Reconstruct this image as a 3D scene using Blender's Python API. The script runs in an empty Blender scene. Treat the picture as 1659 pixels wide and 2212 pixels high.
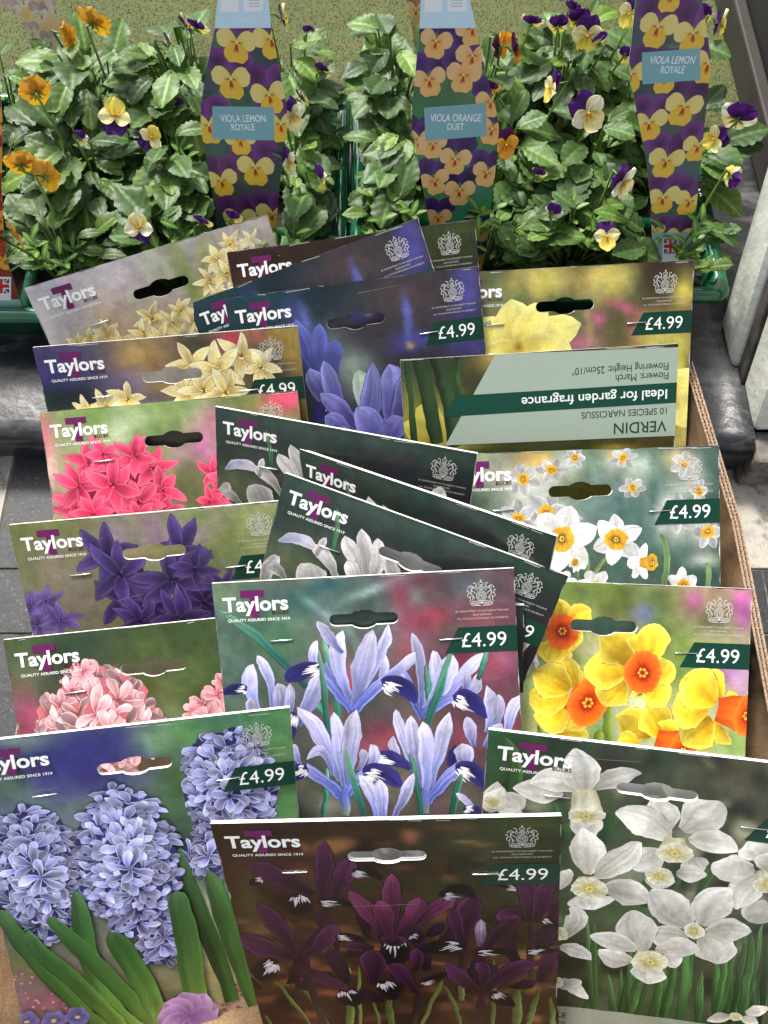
import bpy, bmesh, math, random
import numpy as np
from mathutils import Vector, Matrix
R = math.radians
scene = bpy.context.scene
col = scene.collection

# ------------------------------------------------------------------ camera, sky, sun, exposure
PITCH = R(68.0); ZC = 0.58; FOC = 1626.0
cam_d = bpy.data.cameras.new('camera'); cam = bpy.data.objects.new('camera', cam_d); col.objects.link(cam)
cam.location = (0, 0, ZC); cam.rotation_euler = (R(90) - PITCH, 0, 0)
cam_d.sensor_fit = 'HORIZONTAL'; cam_d.sensor_width = 36.0; cam_d.lens = 36.0 * FOC / 1659.0
cam_d.clip_start = 0.01; cam_d.clip_end = 200
scene.camera = cam
SUN_EL, SUN_AZ = R(50), R(-28)          # azimuth measured from +Y towards +X
world = bpy.data.worlds.new('World'); scene.world = world; world.use_nodes = True
wn = world.node_tree.nodes; wl = world.node_tree.links
sky = wn.new('ShaderNodeTexSky'); sky.sky_type = 'NISHITA'; sky.sun_disc = False
sky.sun_elevation = SUN_EL; sky.sun_rotation = SUN_AZ; sky.dust_density = 4.0; sky.air_density = 1.0; sky.ozone_density = 0.6
hs = wn.new('ShaderNodeHueSaturation'); hs.inputs['Saturation'].default_value = 0.35
bgn = wn['Background']; bgn.inputs['Strength'].default_value = 0.128
wl.new(sky.outputs[0], hs.inputs['Color']); wl.new(hs.outputs[0], bgn.inputs['Color'])
sun_d = bpy.data.lights.new('sun', 'SUN'); sun = bpy.data.objects.new('sun', sun_d); col.objects.link(sun)
sun_d.energy = 2.8; sun_d.angle = R(10); sun_d.color = (1.0, 0.96, 0.9)
sdir = Vector((math.sin(SUN_AZ) * math.cos(SUN_EL), math.cos(SUN_AZ) * math.cos(SUN_EL), math.sin(SUN_EL)))
sun.rotation_euler = sdir.to_track_quat('Z', 'Y').to_euler()
sun.location = (0, 1, 3)
scene.view_settings.view_transform = 'Standard'; scene.view_settings.look = 'None'
scene.view_settings.exposure = 0.95; scene.view_settings.gamma = 1.0
scene.cycles.max_bounces = 6; scene.cycles.transparent_max_bounces = 12

# ------------------------------------------------------------------ small helpers
CFW = np.array([0, math.cos(PITCH), -math.sin(PITCH)]); CUP = np.array([0, math.sin(PITCH), math.cos(PITCH)])
CAM = np.array([0, 0, ZC])
def ray(x, y):
    return CFW + np.array([1., 0, 0]) * (x - 829.5) / FOC - CUP * (y - 1106.) / FOC
def at_z(x, y, z):
    d = ray(x, y); return CAM + d * ((z - ZC) / d[2])
def lin(c):
    c = np.asarray(c, float) / 255.0
    return np.where(c <= 0.04045, c / 12.92, ((c + 0.055) / 1.055) ** 2.4)
def tag(o, label=None, cat=None, group=None, kind=None):
    if label: o['label'] = label
    if cat: o['category'] = cat
    if group: o['group'] = group
    if kind: o['kind'] = kind
    return o
def empty(name, loc=(0, 0, 0), label=None, cat=None, group=None):
    o = bpy.data.objects.new(name, None); col.objects.link(o); o.location = loc; o.empty_display_size = 0.02
    return tag(o, label, cat, group)
def link(name, me, mat, parent=None):
    o = bpy.data.objects.new(name, me); col.objects.link(o)
    if mat is not None:
        for m in (mat if isinstance(mat, (list, tuple)) else [mat]): me.materials.append(m)
    if parent is not None: o.parent = parent
    return o
def mesh_np(name, V, faces, C=None, smooth=False, mi=None):
    me = bpy.data.meshes.new(name)
    me.from_pydata([tuple(map(float, v)) for v in V], [], [tuple(int(i) for i in f) for f in faces])
    if C is not None:
        a = me.color_attributes.new('Col', 'FLOAT_COLOR', 'POINT')
        C4 = np.ones((len(V), 4), np.float32); C4[:, :3] = C
        a.data.foreach_set('color', C4.ravel())
    if smooth: me.polygons.foreach_set('use_smooth', [True] * len(me.polygons))
    if mi is not None: me.polygons.foreach_set('material_index', mi)
    me.update(); return me
class MB:
    """collects shapes into one mesh"""
    def __init__(s): s.V = []; s.F = []; s.C = []
    def add(s, V, F, c=(1, 1, 1)):
        b = len(s.V); s.V += [tuple(v) for v in V]; s.F += [tuple(i + b for i in f) for f in F]
        c = np.asarray(c, float)
        s.C += [tuple(c)] * len(V) if c.ndim == 1 else [tuple(k) for k in c]
    def hexa(s, P, c=(1, 1, 1)):
        s.add(P, [(0, 3, 2, 1), (4, 5, 6, 7), (0, 1, 5, 4), (1, 2, 6, 5), (2, 3, 7, 6), (3, 0, 4, 7)], c)
    def box(s, x0, x1, y0, y1, z0, z1, c=(1, 1, 1)):
        s.hexa([(x0, y0, z0), (x1, y0, z0), (x1, y1, z0), (x0, y1, z0), (x0, y0, z1), (x1, y0, z1), (x1, y1, z1), (x0, y1, z1)], c)
    def tube(s, pts, r, n=6, c=(1, 1, 1), cap=True):
        pts = [Vector(p) for p in pts]; rs = r if isinstance(r, (list, tuple)) else [r] * len(pts)
        V = []; F = []; pu = None
        for i, p in enumerate(pts):
            d = (pts[min(i + 1, len(pts) - 1)] - pts[max(i - 1, 0)]).normalized()
            if pu is None: pu = d.orthogonal().normalized()
            pu = (pu - d * pu.dot(d)).normalized(); w = d.cross(pu)
            for k in range(n):
                a = 2 * math.pi * k / n; V.append(p + (pu * math.cos(a) + w * math.sin(a)) * rs[i])
        for i in range(len(pts) - 1):
            for k in range(n): F.append((i * n + k, i * n + (k + 1) % n, (i + 1) * n + (k + 1) % n, (i + 1) * n + k))
        if cap: F += [tuple(range(n))[::-1], tuple(range((len(pts) - 1) * n, len(pts) * n))]
        s.add(V, F, c)
    def build(s, name, mat, parent=None, smooth=False, bevel=0, seg=2):
        me = mesh_np(name, s.V, s.F, np.array(s.C) if s.C else None, smooth)
        o = link(name, me, mat, parent)
        if bevel:
            m = o.modifiers.new('bevel', 'BEVEL'); m.width = bevel; m.segments = seg; m.limit_method = 'ANGLE'; m.harden_normals = False
        return o

# ------------------------------------------------------------------ procedural materials
def mat_new(name):
    m = bpy.data.materials.new(name); m.use_nodes = True
    return m, m.node_tree.nodes, m.node_tree.links, m.node_tree.nodes['Principled BSDF']
def ramp(n, stops):
    r = n.new('ShaderNodeValToRGB'); e = r.color_ramp.elements
    while len(e) < len(stops): e.new(0.5)
    for k, (p, c) in enumerate(stops):
        e[k].position = p; e[k].color = (*lin(c), 1) if max(c) > 1 else (*c, 1)
    return r
def noise(n, l, scale, detail=4, rough=0.6, coord='Object', stretch=None):
    tc = n.new('ShaderNodeTexCoord'); t = n.new('ShaderNodeTexNoise')
    t.inputs['Scale'].default_value = scale; t.inputs['Detail'].default_value = detail; t.inputs['Roughness'].default_value = rough
    if stretch:
        mp = n.new('ShaderNodeMapping'); mp.inputs['Scale'].default_value = stretch
        l.new(tc.outputs[coord], mp.inputs[0]); l.new(mp.outputs[0], t.inputs['Vector'])
    else: l.new(tc.outputs[coord], t.inputs['Vector'])
    return t
def bump(n, l, b, h, strength, dist):
    bp = n.new('ShaderNodeBump'); bp.inputs['Strength'].default_value = strength; bp.inputs['Distance'].default_value = dist
    l.new(h, bp.inputs['Height']); l.new(bp.outputs[0], b.inputs['Normal']); return bp
def attr_mat(name, rough=0.35, spec=0.5, grain=0.06, gscale=900, transl=0.0, bumpiness=0.0, bscale=60, bdist=0.001, coat=0.0):
    m, n, l, b = mat_new(name)
    at = n.new('ShaderNodeAttribute'); at.attribute_name = 'Col'
    t = noise(n, l, gscale, 6, 0.7)
    mr = n.new('ShaderNodeMapRange'); mr.inputs['From Min'].default_value = 0.25; mr.inputs['From Max'].default_value = 0.75
    mr.inputs['To Min'].default_value = 1 - grain; mr.inputs['To Max'].default_value = 1 + grain
    l.new(t.outputs[0], mr.inputs[0])
    mx = n.new('ShaderNodeMix'); mx.data_type = 'RGBA'; mx.blend_type = 'MULTIPLY'; mx.inputs[0].default_value = 1.0
    l.new(at.outputs['Color'], mx.inputs[6]); l.new(mr.outputs[0], mx.inputs[7])
    l.new(mx.outputs[2], b.inputs['Base Color'])
    b.inputs['Roughness'].default_value = rough; b.inputs['Specular IOR Level'].default_value = spec
    if coat: b.inputs['Coat Weight'].default_value = coat; b.inputs['Coat Roughness'].default_value = 0.12
    if bumpiness:
        t2 = noise(n, l, bscale, 3); bump(n, l, b, t2.outputs[0], bumpiness, bdist)
    if transl:
        tr = n.new('ShaderNodeBsdfTranslucent'); ms = n.new('ShaderNodeMixShader'); ms.inputs[0].default_value = transl
        l.new(mx.outputs[2], tr.inputs[0]); l.new(b.outputs[0], ms.inputs[1]); l.new(tr.outputs[0], ms.inputs[2])
        l.new(ms.outputs[0], n['Material Output'].inputs['Surface'])
    return m
def plain_mat(name, c, rough=0.5, var=0.1, scale=40, metal=0.0, spec=0.5):
    m, n, l, b = mat_new(name); c = np.array(c, float); c = lin(c) if c.max() > 1 else c
    t = noise(n, l, scale, 5); r = ramp(n, [(0.3, tuple(c * (1 - var))), (0.7, tuple(np.minimum(c * (1 + var), 1)))])
    l.new(t.outputs[0], r.inputs[0]); l.new(r.outputs[0], b.inputs['Base Color'])
    b.inputs['Roughness'].default_value = rough; b.inputs['Metallic'].default_value = metal; b.inputs['Specular IOR Level'].default_value = spec
    return m
M = {}
M['print'] = attr_mat('printed_gloss_card', rough=0.3, spec=0.32, grain=0.17, gscale=520, bumpiness=0.35, bscale=12, bdist=0.004)
M['ink'] = attr_mat('printed_ink', rough=0.3, spec=0.32, grain=0.02)
M['label'] = attr_mat('printed_plastic_label', rough=0.3, spec=0.5, grain=0.06, gscale=600, transl=0.2, bumpiness=0.1, bscale=40)
M['paper'] = plain_mat('white_card_edge', (232, 230, 224), 0.8, 0.05, 300)
M['staple'] = plain_mat('staple_wire', (215, 215, 215), 0.25, 0.05, 100, metal=1.0)
M['leaf'] = attr_mat('viola_leaf', rough=0.44, spec=0.36, grain=0.1, gscale=260, transl=0.34, bumpiness=0.25, bscale=260, bdist=0.0008)
M['petal'] = attr_mat('viola_petal', rough=0.6, spec=0.25, grain=0.08, gscale=400, transl=0.25, bumpiness=0.2, bscale=200)
M['stem'] = attr_mat('viola_stem', rough=0.45, spec=0.4, grain=0.1, gscale=200, transl=0.1)
M['soil'] = plain_mat('potting_soil', (0.012, 0.009, 0.007), 0.9, 0.7, 220)
# ------------------------------------------------------------------ printing: flat ink patches on a card, clipped to its outline and to its hanging hole
def clip_half(poly, a, b, c, keep):         # keep side where a*x+b*y+c >= 0 (keep=True) else <= 0 ; poly rows: x, y, r, g, b
    out = []; n = len(poly)
    for i in range(n):
        p, q = poly[i], poly[(i + 1) % n]
        dp = a * p[0] + b * p[1] + c; dq = a * q[0] + b * q[1] + c
        if not keep: dp, dq = -dp, -dq
        if dp >= 0: out.append(p)
        if (dp > 0 > dq) or (dp < 0 < dq): out.append(p + (q - p) * (dp / (dp - dq)))
    return out
def halfplanes(cv):                          # convex polygon with positive area sign
    A = 0.5 * sum(cv[i][0] * cv[(i + 1) % len(cv)][1] - cv[(i + 1) % len(cv)][0] * cv[i][1] for i in range(len(cv)))
    if A < 0: cv = cv[::-1]
    H = []
    for i in range(len(cv)):
        (x0, y0), (x1, y1) = cv[i], cv[(i + 1) % len(cv)]
        H.append((-(y1 - y0), (x1 - x0), (y1 - y0) * x0 - (x1 - x0) * y0))
    return H
def stadium(x0, x1, y, r, n=7):
    return [(x1 + r * math.cos(a), y + r * math.sin(a)) for a in np.linspace(-math.pi / 2, math.pi / 2, n)] + \
           [(x0 + r * math.cos(a), y + r * math.sin(a)) for a in np.linspace(math.pi / 2, 1.5 * math.pi, n)]
HOLE_V = 0.147
HOLE = [stadium(0.405, 0.595, HOLE_V, 0.0205), [(0.5 + 0.052 * math.cos(a), HOLE_V + 0.034 * math.sin(a)) for a in np.linspace(0, 2 * math.pi, 15)[:-1]]]
def hole_outline(n=72):                      # outer outline of the union, walked by angle about its centre
    out = []
    for k in range(n):
        a = 2 * math.pi * k / n; best = 0
        d = np.array([math.cos(a), math.sin(a) * 0.35]); d /= np.hypot(*d)
        for cv in HOLE:
            t = 1e9
            for (A, B, C) in halfplanes(cv):
                den = A * d[0] + B * d[1]; num = A * 0.5 + B * HOLE_V + C
                if den < 0: t = min(t, -num / den)
            best = max(best, t)
        out.append((0.5 + d[0] * best, HOLE_V + d[1] * best))
    return out
HOLE_OUT = hole_outline()
_lat = {}
def lattice(P, freq, seed):
    """smooth 2-vector noise over the picture plane"""
    k = (freq, seed)
    if k not in _lat: _lat[k] = np.random.default_rng(seed).uniform(-1, 1, (160, 160, 2))
    g = _lat[k]; q = (np.asarray(P, float) + 3.0) * freq; i = np.floor(q).astype(int); f = q - i; f = f * f * (3 - 2 * f); i = i % 159
    a, b, c, d = g[i[:, 1], i[:, 0]], g[i[:, 1], i[:, 0] + 1], g[i[:, 1] + 1, i[:, 0]], g[i[:, 1] + 1, i[:, 0] + 1]; fx, fy = f[:, :1], f[:, 1:]
    return (a * (1 - fx) + b * fx) * (1 - fy) + (c * (1 - fx) + d * fx) * fy
class Print:
    def __init__(s, rect, holes=(), cells=None, dz=1.5e-6):
        s.rect = rect; s.hole = [halfplanes(h) for h in holes]; s.cells = [halfplanes(c) for c in cells] if cells else None
        hv = [p for h in holes for p in h]
        s.hb = (min(p[0] for p in hv), max(p[0] for p in hv), min(p[1] for p in hv), max(p[1] for p in hv)) if hv else None
        s.V = []; s.L = []; s.C = []; s.F = []; s.n = 0; s.layer = 0; s.dz = dz; s.warp = 0.0; s.tex = 0.0; s.rng = np.random.default_rng(7)
    def _push(s, P, C, F):
        s.V.append(P); s.C.append(C); s.L.append(np.full(len(P), s.layer)); s.F += [tuple(i + s.n for i in f) for f in F]; s.n += len(P)
    def patch(s, P, C, F, step=True):
        P = np.asarray(P, float); C = np.asarray(C, float)
        if C.ndim == 1: C = np.tile(C, (len(P), 1))
        if step: s.layer += 1
        if s.warp:                                   # nothing that grows has a ruled outline
            P = P + s.warp * (lattice(P, 22, 1) + 0.6 * lattice(P, 47, 2) + 0.35 * lattice(P, 90, 3))
            C = C * (1 + 0.5 * s.tex * (lattice(P, 38, 4)[:, :1] + 0.7 * lattice(P, 85, 5)[:, :1]))
        x0, x1, y0, y1 = s.rect; a, b = P.min(0), P.max(0)
        if b[0] <= x0 or a[0] >= x1 or b[1] <= y0 or a[1] >= y1: return
        inside = a[0] >= x0 and b[0] <= x1 and a[1] >= y0 and b[1] <= y1 and s.cells is None
        hh = s.hb and not (b[0] < s.hb[0] or a[0] > s.hb[1] or b[1] < s.hb[2] or a[1] > s.hb[3])
        if inside and not hh: s._push(P, C, F); return
        PC = np.hstack([P, C]); good = []; loose = []
        for f in F:
            poly = [PC[i] for i in f]; fx = PC[list(f)][:, 0]; fy = PC[list(f)][:, 1]
            if s.cells is None:
                if fx.min() < x0 or fx.max() > x1 or fy.min() < y0 or fy.max() > y1:
                    for (A, B, D) in ((1, 0, -x0), (-1, 0, x1), (0, 1, -y0), (0, -1, y1)):
                        if len(poly) >= 3: poly = clip_half(poly, A, B, D, True)
                    polys = [poly]; ch = True
                else: polys = [poly]; ch = False
            else:
                polys = []; ch = True
                for cell in s.cells:
                    q = poly
                    for (A, B, D) in cell:
                        q = clip_half(q, A, B, D, True)
                        if len(q) < 3: break
                    if len(q) >= 3: polys.append(q)
            if hh and not (fx.max() < s.hb[0] or fx.min() > s.hb[1] or fy.max() < s.hb[2] or fy.min() > s.hb[3]):
                for hp in s.hole:
                    nxt = []
                    for q in polys:
                        rest = q
                        for (A, B, D) in hp:
                            if len(rest) < 3: break
                            o = clip_half(rest, A, B, D, False)
                            if len(o) >= 3: nxt.append(o)
                            rest = clip_half(rest, A, B, D, True)
                    polys = nxt
                ch = True
            if not ch: good.append(f)
            else: loose += [q for q in polys if len(q) >= 3]
        if good:
            used = sorted({i for f in good for i in f}); mp = {i: k for k, i in enumerate(used)}
            s._push(P[used], C[used], [tuple(mp[i] for i in f) for f in good])
        for q in loose:
            q = np.array(q)
            ar = 0.5 * abs(np.dot(q[:, 0], np.roll(q[:, 1], -1)) - np.dot(q[:, 1], np.roll(q[:, 0], -1)))
            if ar > 1e-9: s._push(q[:, :2], q[:, 2:], [tuple(range(len(q)))])
    def grid(s, x0, x1, y0, y1, nx, ny, fn):
        X, Y = np.meshgrid(np.linspace(x0, x1, nx + 1), np.linspace(y0, y1, ny + 1)); P = np.stack([X.ravel(), Y.ravel()], 1)
        F = [(j * (nx + 1) + i, j * (nx + 1) + i + 1, (j + 1) * (nx + 1) + i + 1, (j + 1) * (nx + 1) + i) for j in range(ny) for i in range(nx)]
        s.patch(P, fn(P), F)
    def poly(s, pts, c): s.patch(pts, c, [tuple(range(len(pts)))])
    def quad(s, K, c, nx=14, ny=5):
        K = np.array(K, float); a, b = np.meshgrid(np.linspace(0, 1, nx + 1), np.linspace(0, 1, ny + 1)); a = a.ravel()[:, None]; b = b.ravel()[:, None]
        P = (K[0] * (1 - a) + K[1] * a) * (1 - b) + (K[3] * (1 - a) + K[2] * a) * b
        s.patch(P, c, [(j * (nx + 1) + i, j * (nx + 1) + i + 1, (j + 1) * (nx + 1) + i + 1, (j + 1) * (nx + 1) + i) for j in range(ny) for i in range(nx)])
    def ellipse(s, x, y, rx, ry, c, c2=None, rot=0, n=18, wob=0):
        a = np.linspace(0, 2 * math.pi, n + 1)[:-1]; k = 1 + wob * s.rng.uniform(-1, 1, n)
        e = np.stack([np.cos(a) * rx * k, np.sin(a) * ry * k], 1)
        m = np.array([[math.cos(rot), -math.sin(rot)], [math.sin(rot), math.cos(rot)]]); e = e @ m.T + [x, y]
        P = np.vstack([[x, y], e]); C = np.vstack([[c], np.tile(c if c2 is None else c2, (n, 1))])
        s.patch(P, C, [(0, 1 + i, 1 + (i + 1) % n) for i in range(n)])
    def strip(s, L, w0, w1, C, nt=4, streak=0, ec=None, er=0.0, fold=0.0, ripple=0.0, ol=None):
        """ribbon along polyline L with half widths w0 (left) and w1 (right); C colour per station"""
        L = np.asarray(L, float); n = len(L); T = np.gradient(L, axis=0); T /= np.linalg.norm(T, axis=1)[:, None] + 1e-12
        N = np.stack([-T[:, 1], T[:, 0]], 1); ts = np.linspace(-1, 1, nt + 1)
        if ol is not None and n > 3:                 # thin darker rim that separates neighbouring petals
            s.strip(L, np.asarray(w0) * 1.0 + ol[1], np.asarray(w1) * 1.0 + ol[1], np.tile(np.array(ol[0], float), (n, 1)) * np.linspace(0.85, 1.1, n)[:, None], 2)
        sk = s.rng.uniform(-streak, streak, nt + 1); P = []; K = []
        md = np.interp(np.linspace(0, 1, n), np.linspace(0, 1, 4), s.rng.uniform(-1, 1, 4)) * min(streak, .09) * 0.9
        md2 = s.rng.uniform(-1, 1, (n, nt + 1)) * min(streak, .1) * 0.35
        rp = s.rng.uniform(1 - ripple, 1 + ripple, (n, 2))
        for i in range(n):
            for j, t in enumerate(ts):
                w = w1[i] * rp[i, 1] if t > 0 else w0[i] * rp[i, 0]
                P.append(L[i] + N[i] * t * w)
                c = C[i] * (1 + sk[j] + fold * t * (0.5 + 0.5 * abs(t)) + md[i] + md2[i, j])
                if ec is not None: c = c + (ec - c) * er * abs(t) ** 3
                K.append(c)
        m = nt + 1
        F = [(i * m + j, i * m + j + 1, (i + 1) * m + j + 1, (i + 1) * m + j) for i in range(n - 1) for j in range(nt)]
        s.patch(np.array(P), np.clip(np.array(K), 0, 255), F)
    def petal(s, x, y, ang, L, Wd, cols, curve=0.0, prof='lance', nx=8, nt=4, streak=0.06, edge=None, er=0.5, fold=0.0, squash=None, ripple=0.0, ol=None):
        """petal from (x, y); ang in degrees, 0 = right, 90 = up; cols = colours base to tip"""
        t = np.linspace(0, 1, nx); a0 = math.radians(ang); aa = a0 + math.radians(curve) * t
        d = np.stack([np.cos(aa), -np.sin(aa)], 1); st = np.vstack([[0, 0], (d[1:] + d[:-1]) / 2]) * (L / (nx - 1))
        S = np.cumsum(st, 0)
        pr = {'lance': lambda t: np.sin(np.pi * np.clip(t, 0, 1) ** 0.85) ** 0.8 * 1.0 + 0.16 * (1 - t),
              'oval': lambda t: np.sin(np.pi * np.clip(t * 0.96 + 0.02, 0, 1) ** 0.9) ** 0.62,
              'spat': lambda t: (0.28 + 0.9 * np.sin(np.pi * np.clip(t, 0, 1) ** 1.8) ** 0.7) * (1 - t ** 14),
              'strap': lambda t: (0.55 + 0.45 * t ** 0.5) * np.sqrt(np.clip(1 - t ** 8, 0, 1)),
              'round': lambda t: np.sin(np.pi * np.clip(t * 0.9 + 0.05, 0, 1) ** 1.25) ** 0.6,
              'blade': lambda t: (1 - t ** 3) * (0.75 + 0.25 * np.sin(np.pi * t))}[prof](t)
        w = np.maximum(pr, 0.0) * Wd / 2; w[-1] = max(w[-1] * 0.15, 1e-4)
        cs = np.array(cols, float); tt = t * (len(cs) - 1); i0 = np.clip(tt.astype(int), 0, len(cs) - 2); f = (tt - i0)[:, None]
        C = cs[i0] * (1 - f) + cs[i0 + 1] * f
        if squash:                                   # foreshorten along a direction (deg) by factor k
            sa, k = math.radians(squash[0]), squash[1]; e = np.array([math.cos(sa), -math.sin(sa)])
            S = S - np.outer(S @ e, e) * (1 - k)
            wk = abs(math.sin(a0 - sa)); w = w * (k + (1 - k) * (1 - wk))
        s.strip(S + [x, y], w, w, C, nt, streak, None if edge is None else np.array(edge, float), er, fold, ripple, ol)
    def leaf(s, pts, w, cols, nt=10, fold=0.12, streak=0.14, taper=True, n=12):
        pts = np.asarray(pts, float); k = np.linspace(0, len(pts) - 1, n)
        # smooth polyline by quadratic interpolation
        t = np.linspace(0, 1, len(pts)); tt = np.linspace(0, 1, n); dg = min(len(pts) - 1, 3)
        L = np.stack([np.polyval(np.polyfit(t, pts[:, i], dg), tt) for i in (0, 1)], 1)
        ww = w / 2 * (np.sqrt(np.clip(1 - tt ** 6, 0, 1)) * (0.7 + 0.3 * np.sin(np.pi * tt)) if taper else np.ones(n)); ww[-1] = max(ww[-1], 1e-4)
        cs = np.array(cols, float); q = tt * (len(cs) - 1); i0 = np.clip(q.astype(int), 0, len(cs) - 2); f = (q - i0)[:, None]
        s.strip(L, ww, ww, cs[i0] * (1 - f) + cs[i0 + 1] * f, nt, streak, None, 0, fold)
    def trace(s, pts, w, cols, prof='spat', edge=None, er=0.5, streak=0.08, fold=0.0, ripple=0.04, n=13, nt=9, ol=None):
        pts = np.asarray(pts, float); t = np.linspace(0, 1, len(pts)); tt = np.linspace(0, 1, n); dg = min(len(pts) - 1, 2)
        L = np.stack([np.polyval(np.polyfit(t, pts[:, i], dg), tt) for i in (0, 1)], 1)
        pr = {'spat': (0.42 + 0.7 * np.sin(np.pi * tt ** 1.5) ** 0.8) * np.sqrt(np.clip(1 - tt ** 10, 0, 1)), 'round': np.sin(np.pi * np.clip(tt * .92 + .06, 0, 1)) ** 0.55, 'oval': np.sin(np.pi * np.clip(tt * .95 + .04, 0, 1) ** 1.05) ** 0.66 * (1 - .28 * tt ** 4),
              'lance': np.sin(np.pi * np.clip(tt * .9 + .08, 0, 1) ** .8) ** .8, 'haft': 0.75 + 0.3 * tt, 'strap': (0.7 + 0.3 * tt) * np.sqrt(np.clip(1 - tt ** 6, 0, 1))}[prof]
        ww = np.maximum(pr * w / 2, 1e-5); cs = np.array(cols, float); q = tt * (len(cs) - 1); i0 = np.clip(q.astype(int), 0, len(cs) - 2); f = (q - i0)[:, None]
        s.strip(L, ww, ww, cs[i0] * (1 - f) + cs[i0 + 1] * f, nt, streak, None if edge is None else np.array(edge, float), er, fold, ripple, ol)
    def blade(s, pts, w, dark, white, edge=None, m=7):
        s.trace(pts, w, [np.array(dark) * 1.1, dark, np.array(dark) * 1.25], 'round', edge, .4, .15)
        pts = np.asarray(pts, float); d = pts[-1] - pts[0]; L = np.linalg.norm(d); d = d / L; nn = np.array([-d[1], d[0]])
        for k in range(m):
            o = (k - (m - 1) / 2) / m; b = pts[0] + d * L * s.rng.uniform(.04, .2) + nn * o * w * .62; e = b + d * L * s.rng.uniform(.22, .46) * (1.2 - abs(o)) + nn * o * w * .25
            s.trace([b, (b + e) / 2 + nn * w * s.rng.uniform(-.02, .02), e], w * s.rng.uniform(.06, .13), [white, white, np.array(white) * .85], 'lance', None, 0, 0.05, 0, .3, 6, 2)
    def stroke(s, pts, w, c):
        L = np.asarray(pts, float); n = len(L); ww = np.full(n, w / 2)
        s.strip(L, ww, ww, np.tile(np.array(c, float), (n, 1)), 1)
    def mesh(s, place, z0, gain=1.0):
        if not s.V: return None
        V = np.vstack(s.V); Lr = np.concatenate(s.L); C = np.vstack(s.C)
        K = lin(np.clip(C, 0, 255)) ** 1.14 * 1.2 * gain; K = K * np.minimum(1, 0.86 / np.maximum(K.max(1, keepdims=True), 1e-6))
        return place(V, z0 + Lr * s.dz), s.F, K
def vnoise(rng, P, freq):
    n = int(freq) + 3; g = rng.uniform(-1, 1, (n * 2 + 2, n * 2 + 2, 3)); q = np.clip(P * freq + 0.5, 0, 2 * n - 1); i = q.astype(int); f = q - i; f = f * f * (3 - 2 * f)
    a = g[i[:, 1], i[:, 0]]; b = g[i[:, 1], i[:, 0] + 1]; c = g[i[:, 1] + 1, i[:, 0]]; d = g[i[:, 1] + 1, i[:, 0] + 1]
    fx, fy = f[:, :1], f[:, 1:]
    return (a * (1 - fx) + b * fx) * (1 - fy) + (c * (1 - fx) + d * fx) * fy
def background(P, H, corners, blobs, seed=1, amp=10, nx=84):
    """soft out-of-focus picture: bilinear corners + soft blobs (u, v, ru, rv, colour, alpha[, rot deg[, hardness]])"""
    rng = np.random.default_rng(seed)
    def fn(Q):
        u = Q[:, :1]; v = Q[:, 1:] / H; c = [np.array(k, float) for k in corners]
        C = (c[0] * (1 - u) + c[1] * u) * (1 - v) + (c[2] * (1 - u) + c[3] * u) * v
        for b in blobs:
            d = Q - [b[0], b[1]]; r = math.radians(b[6]) if len(b) > 6 else 0; hd = b[7] if len(b) > 7 else 2
            ca, sa = math.cos(r), math.sin(r); dx = d[:, 0] * ca - d[:, 1] * sa; dy = d[:, 0] * sa + d[:, 1] * ca
            w = b[5] * np.exp(-((dx / b[2]) ** 2 + (dy / b[3]) ** 2) ** (hd / 2))
            C = C + (np.array(b[4], float) - C) * w[:, None]
        nn = vnoise(rng, Q, 7) * 0.55 + vnoise(rng, Q, 15) * 0.5 + vnoise(rng, Q, 34) * 0.3
        lum = C.mean(1, keepdims=True) / 110 + 0.25
        return np.clip(C + (nn.mean(1, keepdims=True) * 1.2 + nn * 0.5) * amp * lum, 0, 255)
    P.grid(0, 1, 0, H, nx, int(nx * H), fn)

# ------------------------------------------------------------------ flowers as they are printed
def hy_floret(P, x, y, r, rot, cols, edge, sq=None, dark=(40, 30, 40), w=0.44, narrow=False):
    rng = P.rng; order = rng.permutation(6)
    for k in order:
        a = rot + 60 * k + rng.uniform(-9, 9); f = rng.uniform(-0.16, 0.16); b = rng.uniform(0.86, 1.1)
        cc = [np.array(c) * b for c in cols]
        P.petal(x, y, a, r * rng.uniform(0.85, 1.08), r * w, cc, rng.uniform(-35, 35), 'lance' if narrow else 'spat', 9, 8, 0.09, edge, 0.6, f * 1.3, sq, 0.03, (np.array(cols[0]) * .8, r * .014))
    P.ellipse(x, y, r * 0.11, r * 0.11, dark, np.array(cols[0]) * 0.8, n=8)
    for k in range(3):
        a = rng.uniform(0, 6.28); P.ellipse(x + math.cos(a) * r * 0.07, y + math.sin(a) * r * 0.07, r * 0.035, r * 0.035, np.minimum(np.array(cols[1]) * 1.2, 255), n=6)
def curly(P, x, y, r, rot, cols, edge, sq, dark):
    rng = P.rng; k = rng.integers(5, 7); P.ellipse(x, y, r * .5, r * .5, dark, np.array(dark) * 1.15, n=9)
    for j in rng.permutation(k):
        a = rot + 360 / k * j + rng.uniform(-14, 14); b = rng.choice([.7, .86, 1.0, 1.1]) * rng.uniform(.92, 1.08); cv = rng.choice([-1, 1]) * rng.uniform(5, 75)
        cc = [np.array(cols[0]) * .8 * b, np.array(cols[1]) * b, np.array(cols[2]) * b, np.minimum(np.array(cols[2]) * 1.1 * b, 255)]
        P.petal(x, y, a, r * rng.uniform(.82, 1.12), r * rng.uniform(.32, .46), cc, cv, 'spat', 10, 8, .08, edge, .95, rng.uniform(-.3, .3), sq, .03, (np.array(cols[0]) * .72 * b, r * .016))
    if rng.random() < .6: P.ellipse(x, y, r * .13, r * .12, np.array(dark) * .7, dark, n=8)
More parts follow.
